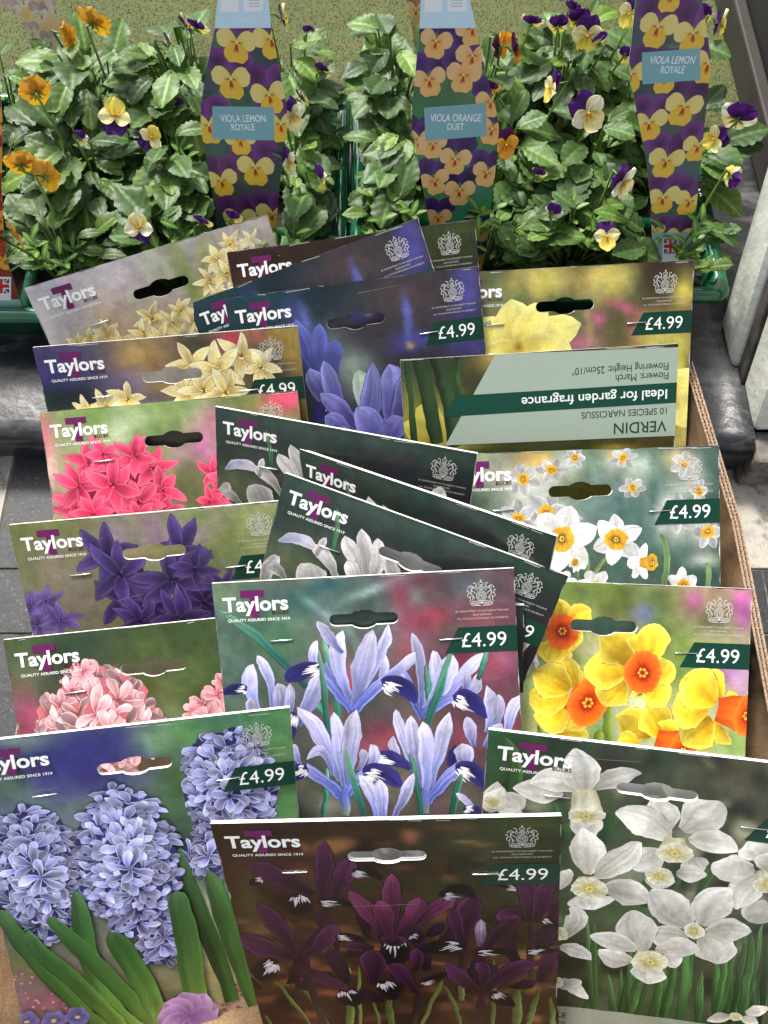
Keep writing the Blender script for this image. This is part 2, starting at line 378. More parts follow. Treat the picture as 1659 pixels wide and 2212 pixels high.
def hy_head(P, cx, cy, rx, ry, r, cols, edge, under, n=60, seed=3, dark=(40, 30, 40), w=0.44, style=0):
    rng = np.random.default_rng(seed); P.ellipse(cx, cy, rx * 0.86, ry * 0.92, under, under, n=26, wob=0.05)
    pts = []; tries = 0; md = math.sqrt(math.pi * rx * ry / n) * 0.86
    while len(pts) < n and tries < 9000:
        tries += 1; a = rng.uniform(0, 2 * math.pi); q = math.sqrt(rng.uniform(0, 1)); p = (math.cos(a) * q, math.sin(a) * q)
        if all(math.hypot((p[0] - o[0]) * rx, (p[1] - o[1]) * ry) > md for o in pts): pts.append(p)
    pts.sort(key=lambda p: -(p[0] ** 2 + p[1] ** 2))
    for p in pts:
        q = math.hypot(*p); dirn = math.degrees(math.atan2(-p[1] * ry, p[0] * rx)) if q > 0 else 0
        sh = 1.0 - 0.16 * q ** 2 + rng.uniform(-0.12, 0.08) - 0.10 * max(p[1], 0)
        (curly if style else hy_floret)(P, cx + p[0] * rx, cy + p[1] * ry, r * rng.uniform(0.85, 1.15), rng.uniform(0, 60), [np.array(c) * sh for c in cols],
                  np.minimum(np.array(edge) * sh, 255), (dirn, 1 - 0.5 * q ** 2.2), dark, *(() if style else (w,)))
def daffodil(P, x, y, r, rot, pc, cc, cr=0.4, sq=None, coff=(0, 0), edge=None, w=0.62, inner=None, nf=22, clen=0.0):
    rng = P.rng
    for ring in ((1, 0) if w else ()):
        for k in range(3):
            a = rot + 120 * k + 60 * ring + rng.uniform(-6, 6); b = (0.9 if ring else 1.02) * rng.uniform(0.95, 1.04)
            P.petal(x, y, a, r * rng.uniform(0.94, 1.06), r * w, [np.array(c) * b for c in pc], rng.uniform(-16, 16), 'oval', 12, 10, 0.06, edge, 0.5, rng.uniform(-0.17, 0.17), sq, 0.045, (np.array(pc[0]) * .88, r * .008))
            aa = math.radians(a); P.petal(x + math.cos(aa) * r * .3, y - math.sin(aa) * r * .3, a, r * .55, r * .035, [np.array(pc[1]) * .92, np.array(pc[1]) * .96], 0, 'lance', 5, 2, 0, None, 0, 0, sq)
    ox, oy = x + coff[0] * r, y + coff[1] * r; R_ = r * cr
    base, rim, deep = [np.array(c, float) for c in cc]
    if coff != (0, 0):                             # trumpet tube seen from the side
        n = 8; L = np.stack([np.linspace(x, ox, n), np.linspace(y, oy, n)], 1); ww = R_ * np.linspace(0.55, 0.95, n)
        P.strip(L, ww, ww, np.linspace(base * 0.95, rim, n), 8, 0.08, base * 0.75, 0.5)
    a = np.linspace(0, 2 * math.pi, nf * 2 + 1)[:-1]; ds = math.atan2(coff[1], coff[0]); k2 = 1 - 0.45 * min(1, math.hypot(*coff) * 1.6)
    if sq: pass
    def ringp(rad, jit):
        q = rad * (1 + jit * rng.uniform(-1, 1, len(a)) + jit * 0.7 * np.sin(a * nf)); e = np.stack([np.cos(a) * q * k2, np.sin(a) * q], 1)
        m = np.array([[math.cos(ds), -math.sin(ds)], [math.sin(ds), math.cos(ds)]]); return e @ m.T + [ox, oy]
    rs = [(R_, 0.05, rim), (R_ * 0.86, 0.02, rim * 0.5 + base * 0.5), (R_ * 0.55, 0.02, base), (R_ * 0.3, 0.02, deep)]
    P_ = np.vstack([ringp(q, j) for q, j, _ in rs] + [[[ox, oy]]]); n = len(a)
    C = np.vstack([np.tile(c, (n, 1)) * (1 + rng.uniform(-0.1, 0.1, (n, 1))) for _, _, c in rs] + [[deep * 0.9]])
    F = [(i * n + j, i * n + (j + 1) % n, (i + 1) * n + (j + 1) % n, (i + 1) * n + j) for i in range(3) for j in range(n)] + [(3 * n + j, 3 * n + (j + 1) % n, 4 * n) for j in range(n)]
    P.patch(P_, np.clip(C, 0, 255), F)
    for k in range(6):
        b = k * 1.05; P.ellipse(ox + math.cos(b) * R_ * 0.16, oy + math.sin(b) * R_ * 0.16, R_ * 0.07, R_ * 0.07, inner if inner is not None else np.minimum(rim * 1.15 + 20, 255), n=7)
def iris_fall(P, x, y, ang, L, w, c, tip, white, curve=-60, tl=0.42, spot=None):
    P.petal(x, y, ang, L * 0.75, w * 0.7, c, curve * 0.4, 'strap', 8, 5, 0.08, np.minimum(np.array(c[-1]) * 1.15, 255), 0.4, 0.12)
    a1 = math.radians(ang + curve * 0.2); ex, ey = x + math.cos(a1) * L * 0.62, y - math.sin(a1) * L * 0.62
    ta = ang + curve
    P.petal(ex, ey, ta, L * tl * 1.25, w * 1.25, [tip * 0.95, tip, tip * 1.1], curve * 0.5, 'round', 8, 5, 0.1, tip * 1.5 + 12, 0.35)
    rt = math.radians(ta); d = np.array([math.cos(rt), -math.sin(rt)]); nn = np.array([-d[1], d[0]])
    for k in range(-3, 4):
        o = np.array([ex, ey]) + nn * k * w * 0.11
        ln = L * tl * (0.62 - 0.07 * abs(k)) * P.rng.uniform(0.75, 1.1)
        P.petal(o[0], o[1], ta + k * -5, ln, w * 0.1, [white, white, white * 0.9], 0, 'lance', 5, 2, 0.02)
    if spot is not None: P.petal(ex, ey, ta, L * tl * 0.55, w * 0.12, [spot, spot], 0, 'lance', 5, 2)
def iris(P, x, y, h, cols, tip, white, lean=0, falls=((150, 1), (28, -1)), seed=0, ns=3, wid=0.26, spot=None, edge=None, spread=17):
    rng = np.random.default_rng(seed); base, mid, top = [np.array(c, float) for c in cols]
    tip = np.array(tip, float); white = np.array(white, float)
    for k in range(ns):                       # back standards
        a = 90 + lean + (k - (ns - 1) / 2) * spread + rng.uniform(-5, 5)
        P.petal(x, y, a, h * rng.uniform(0.9, 1.05), h * wid, [base, mid * rng.uniform(0.88, 1.02), top], rng.uniform(-22, 22), 'spat', 11, 6, 0.09, edge, 0.45, rng.uniform(-0.16, 0.16), None, 0.05)
    for (a, sgn) in falls:
        iris_fall(P, x, y - h * 0.12, a + lean * 0.5, h * 0.72, h * 0.24, [base, mid * 0.92, mid], tip, white, sgn * 75, spot=spot)
    for k in range(ns - 1):                   # style arms in front
        a = 90 + lean + (k - (ns - 2) / 2) * spread * 2.1 + rng.uniform(-6, 6)
        P.petal(x, y, a, h * rng.uniform(0.68, 0.85), h * wid * 0.78, [base * 0.9, mid, np.minimum(top * 1.06, 255)], rng.uniform(-30, 30), 'spat', 10, 6, 0.09, edge, 0.45, rng.uniform(-0.16, 0.16), None, 0.06)
    P.petal(x, y + h * 0.10, 90 + lean, h * 0.5, h * 0.13, [base * 0.8, base, mid], 0, 'lance', 8, 4, 0.1)
# ------------------------------------------------------------------ lettering and marks
_tc = {}
def text_mesh(body, bold=0.0, spacing=1.0):
    key = (body, bold, spacing)
    if key not in _tc:
        cu = bpy.data.curves.new('lettering', 'FONT'); cu.body = body; cu.size = 1.0; cu.offset = bold; cu.space_character = spacing; cu.resolution_u = 4
        ob = bpy.data.objects.new('lettering', cu); col.objects.link(ob); bpy.context.view_layer.update()
        dg = bpy.context.evaluated_depsgraph_get(); me = bpy.data.meshes.new_from_object(ob.evaluated_get(dg))
        V = np.array([v.co[:2] for v in me.vertices]).reshape(-1, 2); F = [tuple(p.vertices) for p in me.polygons]
        bpy.data.objects.remove(ob); bpy.data.curves.remove(cu); bpy.data.meshes.remove(me)
        V = V - [V[:, 0].min(), 0]; _tc[key] = (V, F)
    return _tc[key]
def put_text(P, body, u, v, width=None, height=None, c=(240, 240, 238), bold=0.0, align='l', spacing=1.0, flip=False):
    """baseline at v; cap height `height`, squeezed to `width`"""
    V, F = text_mesh(body, bold, spacing); cap = text_mesh('H', bold)[0]; cap = np.ptp(cap[:, 1]); sy = height / cap; wd = np.ptp(V[:, 0])
    sx = sy if width is None else width / wd
    Q = np.stack([V[:, 0] * sx, -V[:, 1] * sy], 1); w = wd * sx
    if align == 'r': Q[:, 0] -= w
    if align == 'c': Q[:, 0] -= w / 2
    if flip: Q = -Q
    P.patch(Q + [u, v], c, F)
def crest(P, u, v, s, c):
    """royal coat of arms: crowned helm, shield, lion and unicorn supporters, mantling, compartment and motto scroll"""
    def S(pts, w=0.07, mir=True):
        t = np.linspace(0, 1, len(pts)); n = max(8, len(pts) * 3); tt = np.linspace(0, 1, n); p = np.array(pts, float)
        q = np.stack([np.interp(tt, t, p[:, 0]), np.interp(tt, t, p[:, 1])], 1)
        k = np.ones(5) / 5; q2 = np.stack([np.convolve(np.pad(q[:, i], 2, 'edge'), k, 'valid') for i in (0, 1)], 1)
        for m in ((1, -1) if mir else (1,)): P.stroke(np.stack([u + q2[:, 0] * s * m, v - q2[:, 1] * s * 0.97], 1), w * s * 0.72, c)
    a = np.linspace(0, 2 * math.pi, 22)
    S([(0.34 * math.cos(t), -0.22 + 0.36 * math.sin(t)) for t in a], 0.055, False)          # garter
    S([(0.24 * math.cos(t), -0.22 + 0.26 * math.sin(t)) for t in a], 0.05, False)           # shield
    S([(0, 0.02), (0, -0.46)], 0.04, False); S([(-0.23, -0.2), (0.23, -0.2)], 0.04, False)
    for x, y in ((-0.12, -0.1), (0.12, -0.32)):
        for k in range(3): S([(x - 0.08, y + 0.07 - k * 0.06), (x + 0.08, y + 0.07 - k * 0.06)], 0.028, False)
    S([(0.12, 0.0), (0.08, -0.1), (0.16, -0.16)], 0.04, False); S([(-0.14, -0.26), (-0.1, -0.36)], 0.05, False)
    S([(-0.16, 0.24), (-0.18, 0.42), (0, 0.5), (0.18, 0.42), (0.16, 0.24), (0, 0.19), (-0.16, 0.24)], 0.05, False)   # helm
    for y in (0.28, 0.34, 0.4): S([(-0.13, y), (0.13, y)], 0.035, False)
    S([(-0.14, 0.52), (-0.19, 0.68), (-0.08, 0.8), (0, 0.74), (0.08, 0.8), (0.19, 0.68), (0.14, 0.52), (-0.14, 0.52)], 0.05, False)  # crown
    S([(0, 0.74), (0, 0.98)], 0.07, False); S([(-0.08, 0.9), (0.08, 0.9)], 0.06, False); S([(-0.1, 0.6), (0.1, 0.6)], 0.05, False)
    S([(0.2, 0.3), (0.34, 0.44), (0.3, 0.62), (0.4, 0.76), (0.52, 0.72), (0.44, 0.66)], 0.06)                        # mantling
    S([(0.2, 0.18), (0.36, 0.24), (0.42, 0.4), (0.36, 0.52)], 0.05)
    S([(0.44, 0.3), (0.56, 0.5), (0.72, 0.56), (0.84, 0.46), (0.9, 0.3)], 0.07)                                      # supporters: back and head
    S([(0.48, 0.42), (0.6, 0.34), (0.66, 0.2), (0.58, 0.1), (0.42, 0.06)], 0.06); S([(0.56, 0.44), (0.7, 0.4), (0.72, 0.26)], 0.05)
    S([(0.62, 0.3), (0.72, 0.1), (0.68, -0.1), (0.54, -0.22), (0.46, -0.46)], 0.07); S([(0.52, 0.12), (0.42, -0.04), (0.36, -0.02)], 0.055)
    S([(0.7, 0.02), (0.86, -0.02), (0.98, -0.18), (0.86, -0.32), (0.74, -0.3)], 0.06); S([(0.9, -0.05), (0.84, 0.14), (0.96, 0.26), (0.98, 0.12)], 0.06)
    S([(0.68, -0.14), (0.8, -0.34), (0.72, -0.5), (0.84, -0.62)], 0.06); S([(0.56, -0.26), (0.62, -0.44), (0.54, -0.56)], 0.05)
    S([(0, -0.6), (0.2, -0.56), (0.4, -0.62), (0.62, -0.6), (0.8, -0.72), (0.7, -0.86), (0.5, -0.92), (0.25, -0.9), (0, -0.94)], 0.06)   # scroll
    S([(0.1, -0.68), (0.3, -0.72), (0.5, -0.74), (0.66, -0.74)], 0.06); S([(0.06, -0.8), (0.28, -0.82), (0.5, -0.84)], 0.05)
    for x in (0.14, 0.3, 0.46, 0.62): S([(x, -0.66), (x + 0.03, -0.86)], 0.04)
    P.ellipse(u, v + s * 0.68, s * 0.09, s * 0.09, c, n=9)

# ------------------------------------------------------------------ the bulb packets
W = 0.18; T_CARD = 0.0017
POSE = {  # top left corner of the header card (m), lean back, yaw, roll (deg)
 'A': (-0.255, 0.3468, 0.1449, 45.98, 14.23, -5.49),
 'B': (-0.1137, 0.3779, 0.1458, 50.46, -0.06, -7.16),
 'C': (-0.1456, 0.3511, 0.1211, 47.54, -10.54, -26.98),
 'D': (-0.1132, 0.3404, 0.1418, 51.97, -0.26, -7.2),
 'F': (0.0381, 0.3571, 0.1476, 53.89, -2.21, -4.76),
 'G': (0.0106, 0.2759, 0.1619, 53.78, -0.96, -4.13),
 'H': (-0.2384, 0.2947, 0.1486, 47.15, 4.36, -0.96),
 'I': (-0.24, 0.2607, 0.1197, 60.95, 3.7, -1.74),
 'J': (-0.1139, 0.2561, 0.1359, 40.65, -22.83, -10.91),
 'K': (-0.0564, 0.2276, 0.1291, 34.2, -38.14, -18.85),
 'L': (-0.0608, 0.1962, 0.1586, 49.03, -21.29, 0.16),
 'M': (-0.0972, 0.1139, 0.134, 50.24, -3.25, -5.22),
 'N': (-0.2408, 0.1731, 0.1293, 53.49, 0.39, -4.86),
 'O': (-0.2345, 0.1006, 0.1207, 61.99, -1.03, -6.98),
 'P': (-0.1039, 0.13, 0.1433, 59.05, -8.31, -11.14),
 'Q': (0.0362, 0.2158, 0.1449, 65.03, 1.1, -0.86),
 'R': (0.0463, 0.1361, 0.1357, 67.45, -0.68, 1.58),
 'S': (0.0558, 0.0428, 0.1642, 47.42, -14.34, -9.5),
 'T': (-0.2358, 0.0371, 0.1449, 50.85, 12.86, 7.73),
 'U': (-0.0903, -0.0037, 0.1567, 41.5, -3.65, -7.32)}
def axes(a, yaw, roll):
    a, yaw, roll = R(a), R(yaw), R(roll); u = np.array([1., 0, 0]); v = np.array([0, -math.sin(a), -math.cos(a)])
    u2 = u * math.cos(roll) + v * math.sin(roll); v2 = -u * math.sin(roll) + v * math.cos(roll)
    c, s = math.cos(yaw), math.sin(yaw); Z = np.array([[c, -s, 0], [s, c, 0], [0, 0, 1]]); return Z @ u2, Z @ v2
class Card:
    def __init__(s, key, H, seed):
        p = POSE[key]; s.P0 = CAM + (np.array(p[:3]) - CAM) * {'D': 0.996, 'K': 0.996, 'L': 0.994, 'M': 0.996, 'P': 0.997, 'T': 0.986}.get(key, 1.0); s.u, s.v = axes(*p[3:]); s.n = np.cross(s.u, -s.v); s.H = H
        rng = np.random.default_rng(seed); s.b = rng.uniform(-1, 1, 4)
    def q(s, x, y):                               # spot on the card's picture that a line of sight meets
        d = ray(x, y); t = ((s.P0 - CAM) @ s.n) / (d @ s.n); w = CAM + d * t - s.P0
        return np.array([w @ s.u, w @ s.v]) / W
    def place(s, V, z):
        V = np.asarray(V, float); return np.stack([(V[:, 0] - 0.5) * W, (s.H - V[:, 1]) * W, np.broadcast_to(z, (len(V),))], 1)
GAIN = 0.86
def picture_mesh(name, P, card, z0, mat, parent):
    r = P.mesh(card.place, z0, GAIN)
    return link(name, mesh_np(name, r[0], r[1], r[2]), mat, parent) if r else None
def make_packet(key, draw, label, group='flower bulb packets standing in the cardboard box', H=1.0, seed=None, hole=True, tags=True, price=True, bag=False, tagcol=(18, 66, 52)):
    seed = seed if seed is not None else ord(key); cd = Card(key, H, seed)
    root = empty('bulb_packet', (0, 0, 0), label, 'bulb packet', group)
    base = cd.P0 + cd.u * W * 0.5 + cd.v * W * H
    m = Matrix(((cd.u[0], -cd.v[0], cd.n[0]), (cd.u[1], -cd.v[1], cd.n[1]), (cd.u[2], -cd.v[2], cd.n[2]))).to_4x4(); m.translation = Vector(base)
    root.matrix_world = m
    P = Print((0, 1, 0, H), HOLE if hole else (), dz=6e-7); P.rng = np.random.default_rng(seed + 5)
    P.warp = 0.0042; P.tex = 0.13
    draw(P, cd)
    for k in range(1):                               # handling scratches, and highlight dashes painted along the top fold
        a = P.rng.uniform((0.1, 0.03), (0.8, 0.4)); b = a + P.rng.uniform((0.05, -0.02), (0.25, 0.02)); P.stroke([a, (a + b) / 2 + P.rng.uniform(-.006, .006, 2), b], 0.0010, (150, 150, 146))
    for k in range(4):
        u0 = P.rng.uniform(0, .95); P.stroke([(u0, 0.004), (u0 + P.rng.uniform(.02, .1), 0.0035)], 0.0022, (180, 180, 174))
    V, F, C = P.mesh(cd.place, 0, GAIN); nF = len(F); top = P.layer * P.dz + 2.5e-5
    V = [V]; C = [C]; F = list(F); mi = [0] * nF; n = len(V[0])
    rngw = np.random.default_rng(seed + 9)
    def skirt(L, cx, cy, k):                      # cut edge: two layers with a gap; white on the top fold paints its highlight
        nonlocal n
        L = np.array(L); m_ = len(L); prof = [(0, 1), (-0.00075, 1), (-0.00085, k), (-0.00115, k), (-0.00125, 1), (-T_CARD - 0.0004, 1)]
        jit = 1 + rngw.uniform(-1, 1, (m_, 1)) * (0.012 if k > 1 else 0.0012)
        for z, sc in prof: V.append(cd.place((L - [cx, cy]) * sc * (jit if z < -0.001 else 1) + [cx, cy], z)); C.append(np.tile(lin((246, 244, 238)) if sc == 1 else lin((120, 112, 100)), (m_, 1)))
        for i in range(len(prof) - 1):
            for j in range(m_): F.append((n + i * m_ + j, n + i * m_ + (j + 1) % m_, n + (i + 1) * m_ + (j + 1) % m_, n + (i + 1) * m_ + j)); mi.append(1)
        n += len(prof) * m_
    t = np.linspace(0, 1, 15)[:-1]
    per = [(x, 0) for x in t] + [(1, y * H) for y in t] + [(1 - x, H) for x in t] + [(0, H - y * H) for y in t]
    skirt(per, 0.5, H / 2, 0.992)
    if hole: skirt(HOLE_OUT, 0.5, HOLE_V, 1.03)
    B = Print((0, 1, 0, H), HOLE if hole else ()); B.grid(0, 1, 0, H, 14, 14, lambda q: np.full((len(q), 3), 215.0))
    bv, bf, bc = B.mesh(cd.place, -T_CARD - 0.0004); V.append(bv); C.append(bc); F += [tuple(i + n for i in f[::-1]) for f in bf]; mi += [1] * len(bf)
    me = mesh_np('header_card', np.vstack(V), F, np.vstack(C), mi=mi)
    link('header_card', me, [M['print'], M['ink']], root)
    def over(name, fn, parent, z, mat='ink'):
        Q = Print((-0.2, 1.2, -0.2, H + 0.2), dz=4e-6); Q.rng = np.random.default_rng(seed); fn(Q)
        return picture_mesh(name, Q, cd, z, M[mat], parent)
    if tags:
        def logo(Q):
            pu = (112, 34, 96)
            Q.quad([(0.0927, 0.030), (0.1736, 0.030), (0.1736, 0.0545), (0.0927, 0.0545)], pu); Q.quad([(0.124, 0.0545), (0.152, 0.0545), (0.152, 0.123), (0.124, 0.123)], pu)
            put_text(Q, 'Taylors', 0.031, 0.100, 0.221, 0.0505, (240, 238, 236), 0.028)
            put_text(Q, 'BULBS', 0.2515, 0.1155, 0.056, 0.0125, (86, 24, 46), 0.012, 'r', 1.1)
            put_text(Q, 'QUALITY ASSURED SINCE 1919', 0.0424, 0.1365, 0.212, 0.0098, (236, 236, 232), 0.014)
        over('brand_logo', logo, root, top)
        over('royal_crest', lambda Q: crest(Q, 0.891, 0.0765, 0.0475, (200, 200, 194)), root, top)
        def small(Q):
            for k, s_ in enumerate(('BY APPOINTMENT TO HIS MAJESTY THE KING', 'BULB GROWERS', 'O.A. TAYLOR & SONS BULBS LTD HOLBEACH')):
                put_text(Q, s_, 0.891, 0.1395 + k * 0.0125, (0.172, 0.06, 0.166)[k], 0.0058, (190, 190, 186), 0.0, 'c')
        over('appointment_lettering', small, root, top)
    if price:
        tg = over('price_tag', lambda Q: Q.quad([(0.81, 0.19), (0.9995, 0.19), (0.9995, 0.277), (0.763, 0.277)], tagcol), root, top)
        over('price_lettering', lambda Q: put_text(Q, '£4.99', 0.819, 0.2575, 0.146, 0.047, (240, 240, 236), 0.0), tg, top + 3e-5)
    for (u0, v0) in (((0.179, 0.208), (0.744, 0.229)) if (tags or price) else ()):
        s = MB(); L = [(u0, v0), (u0 + 0.004, v0), (u0 + 0.04, v0 - 0.001), (u0 + 0.076, v0 - 0.002), (u0 + 0.08, v0 - 0.002)]
        z = [top - 2e-4, top + 4e-4, top + 4.5e-4, top + 4e-4, top - 2e-4]
        pts = [cd.place(np.array([p]), zz)[0] for p, zz in zip(L, z)]; s.tube(pts, 0.00036, 6); s.build('staple', M['staple'], root, True)
    if bag:                                        # the clear bag of bulbs stapled behind the card
        rng = np.random.default_rng(seed); nx, ny = 16, 14; Vb = []
        x0, x1, y0, y1 = bag
        for j in range(ny + 1):
            for i in range(nx + 1):
                u = x0 + (x1 - x0) * i / nx; v = y0 + (y1 - y0) * j / ny
                e = rng.uniform(-1, 1, 3)
                edge_ = 0.012 if i in (0, nx) or j == 0 else 0.004
                Vb.append(((u - 0.5 + e[0] * edge_) * W, (H - v + e[1] * edge_) * W, -0.0035 - 0.004 * abs(e[2]) - 0.012 * math.sin(math.pi * i / nx) * math.sin(math.pi * min(1, j / ny))))
        Fb = [(j * (nx + 1) + i, j * (nx + 1) + i + 1, (j + 1) * (nx + 1) + i + 1, (j + 1) * (nx + 1) + i) for j in range(ny) for i in range(nx)]
        link('bulb_bag', mesh_np('bulb_bag', Vb, Fb), M['bag'], root)
    return root
mm, n_, l_, b_ = mat_new('clear_crinkled_bag'); b_.inputs['Base Color'].default_value = (0.86, 0.85, 0.82, 1); b_.inputs['Roughness'].default_value = 0.18
b_.inputs['Transmission Weight'].default_value = 0.12; b_.inputs['IOR'].default_value = 1.3; M['bag'] = mm
# ------------------------------------------------------------------ the pictures printed on the cards (x, y are read off along the line of sight)
def blobs(c, L):
    """picture-plane blobs: (x, y, rx, ry, colour, alpha, rot, hardness) in sight-line units -> card units"""
    out = []; sc = np.linalg.norm(c.q(840, 1110) - c.q(740, 1110)) / 100
    for b in L:
        k = c.q(b[0], b[1]); s = np.linalg.norm(c.q(b[0] + 50, b[1]) - k) / 50
        out.append((k[0], k[1], b[2] * s, b[3] * s * 1.08) + tuple(b[4:]))
    return out
def SC(c, x, y): return float(np.linalg.norm(c.q(x + 50, y) - c.q(x, y)) / 50)
def rnd_blobs(seed, n, x0, x1, y0, y1, r0, r1, cols, a=(0.3, 0.8), asp=1.0, rot=(0, 180), hd=2):
    rng = np.random.default_rng(seed)
    return [(rng.uniform(x0, x1), rng.uniform(y0, y1), rng.uniform(r0, r1) * asp, rng.uniform(r0, r1), cols[rng.integers(len(cols))], rng.uniform(*a), rng.uniform(*rot), hd) for _ in range(n)]

YH = [(196, 162, 84), (236, 218, 154), (248, 238, 198)]; YHe = (254, 248, 222)
def pic_pale_hyacinth(P, c):
    background(P, c.H, [(186, 180, 182), (178, 172, 168), (196, 188, 178), (168, 158, 142)], blobs(c, [
        (150, 640, 120, 70, (182, 176, 178), .6), (240, 600, 60, 40, (206, 200, 200), .7), (440, 560, 60, 40, (150, 146, 120), .6), (405, 600, 16, 110, (120, 142, 60), .85, 8), (440, 580, 12, 70, (140, 150, 70), .7, -20),
        (370, 570, 34, 40, (150, 150, 105), .6), (560, 560, 60, 60, (150, 138, 128), .8), (250, 700, 60, 50, (176, 150, 110), .6), (330, 560, 40, 30, (190, 184, 164), .5), (360, 690, 50, 40, (160, 146, 110), .5)]), 3, 6)
    for (x, y, r) in ((262, 740, 34), (195, 735, 34), (232, 722, 36), (168, 742, 26), (300, 740, 30), (330, 690, 44), (375, 700, 44), (400, 735, 44), (350, 735, 44), (420, 690, 36), (310, 720, 36), (390, 672, 34)):
        k = c.q(x, y); hy_floret(P, k[0], k[1], r * SC(c, x, y), P.rng.uniform(0, 60), YH, YHe, None, (120, 90, 40), .36, True)
    for (x, y, r) in ((470, 560, 38), (500, 530, 36), (455, 610, 38), (490, 590, 40), (470, 645, 36), (520, 560, 34), (505, 640, 34), (540, 520, 28)):
        k = c.q(x, y); hy_floret(P, k[0], k[1], r * SC(c, x, y), P.rng.uniform(0, 60), YH, YHe, None, (140, 110, 50), .36, True)
def pic_yellow_hyacinth(P, c):
    background(P, c.H, [(92, 82, 110), (160, 138, 76), (34, 42, 40), (90, 72, 40)], blobs(c, [
        (130, 820, 80, 60, (62, 58, 116), .9), (110, 880, 60, 40, (40, 56, 40), .9), (190, 780, 60, 40, (74, 66, 104), .8), (300, 770, 70, 46, (176, 148, 84), .85), (280, 830, 46, 30, (124, 104, 146), .8),
        (240, 855, 40, 26, (110, 96, 128), .7), (355, 830, 50, 40, (150, 124, 76), .8), (430, 745, 50, 30, (64, 66, 48), .9), (500, 735, 34, 22, (190, 64, 92), .95), (560, 730, 20, 18, (188, 90, 110), .8),
        (610, 760, 50, 40, (176, 150, 84), .8), (590, 810, 40, 40, (40, 44, 40), .8), (170, 860, 60, 26, (28, 36, 34), .8), (340, 870, 60, 20, (100, 84, 110), .6), (560, 780, 30, 40, (70, 66, 46), .7)]), 5, 9)
    for (x, y, r) in ((415, 790, 66), (520, 770, 62), (405, 850, 60), (565, 795, 50), (470, 800, 70), (440, 845, 58), (490, 850, 60)):
        k = c.q(x, y); hy_floret(P, k[0], k[1], r * SC(c, x, y), P.rng.uniform(0, 60), YH, YHe, None, (90, 70, 30), 0.36, True)
    for (x, y, r) in ((230, 880, 50), (275, 862, 44), (190, 890, 40)):
        k = c.q(x, y); hy_floret(P, k[0], k[1], r * SC(c, x, y), P.rng.uniform(0, 60), YH, YHe, None, (90, 70, 30), 0.36, True)
def bark_bg(P, c, seed, map_):
    background(P, c.H, [(58, 34, 26), (54, 62, 38), (60, 38, 28), (66, 44, 32)], map_, seed, 12, 84)
PI_ = [(44, 12, 40), (84, 30, 72), (104, 44, 92)]
def tracer(ref, ox, oy, k):
    s = SC(ref, ox + 400, oy + 200) * k
    return (lambda L: [ref.q(ox + k * x, oy + k * y) for x, y in L]), s
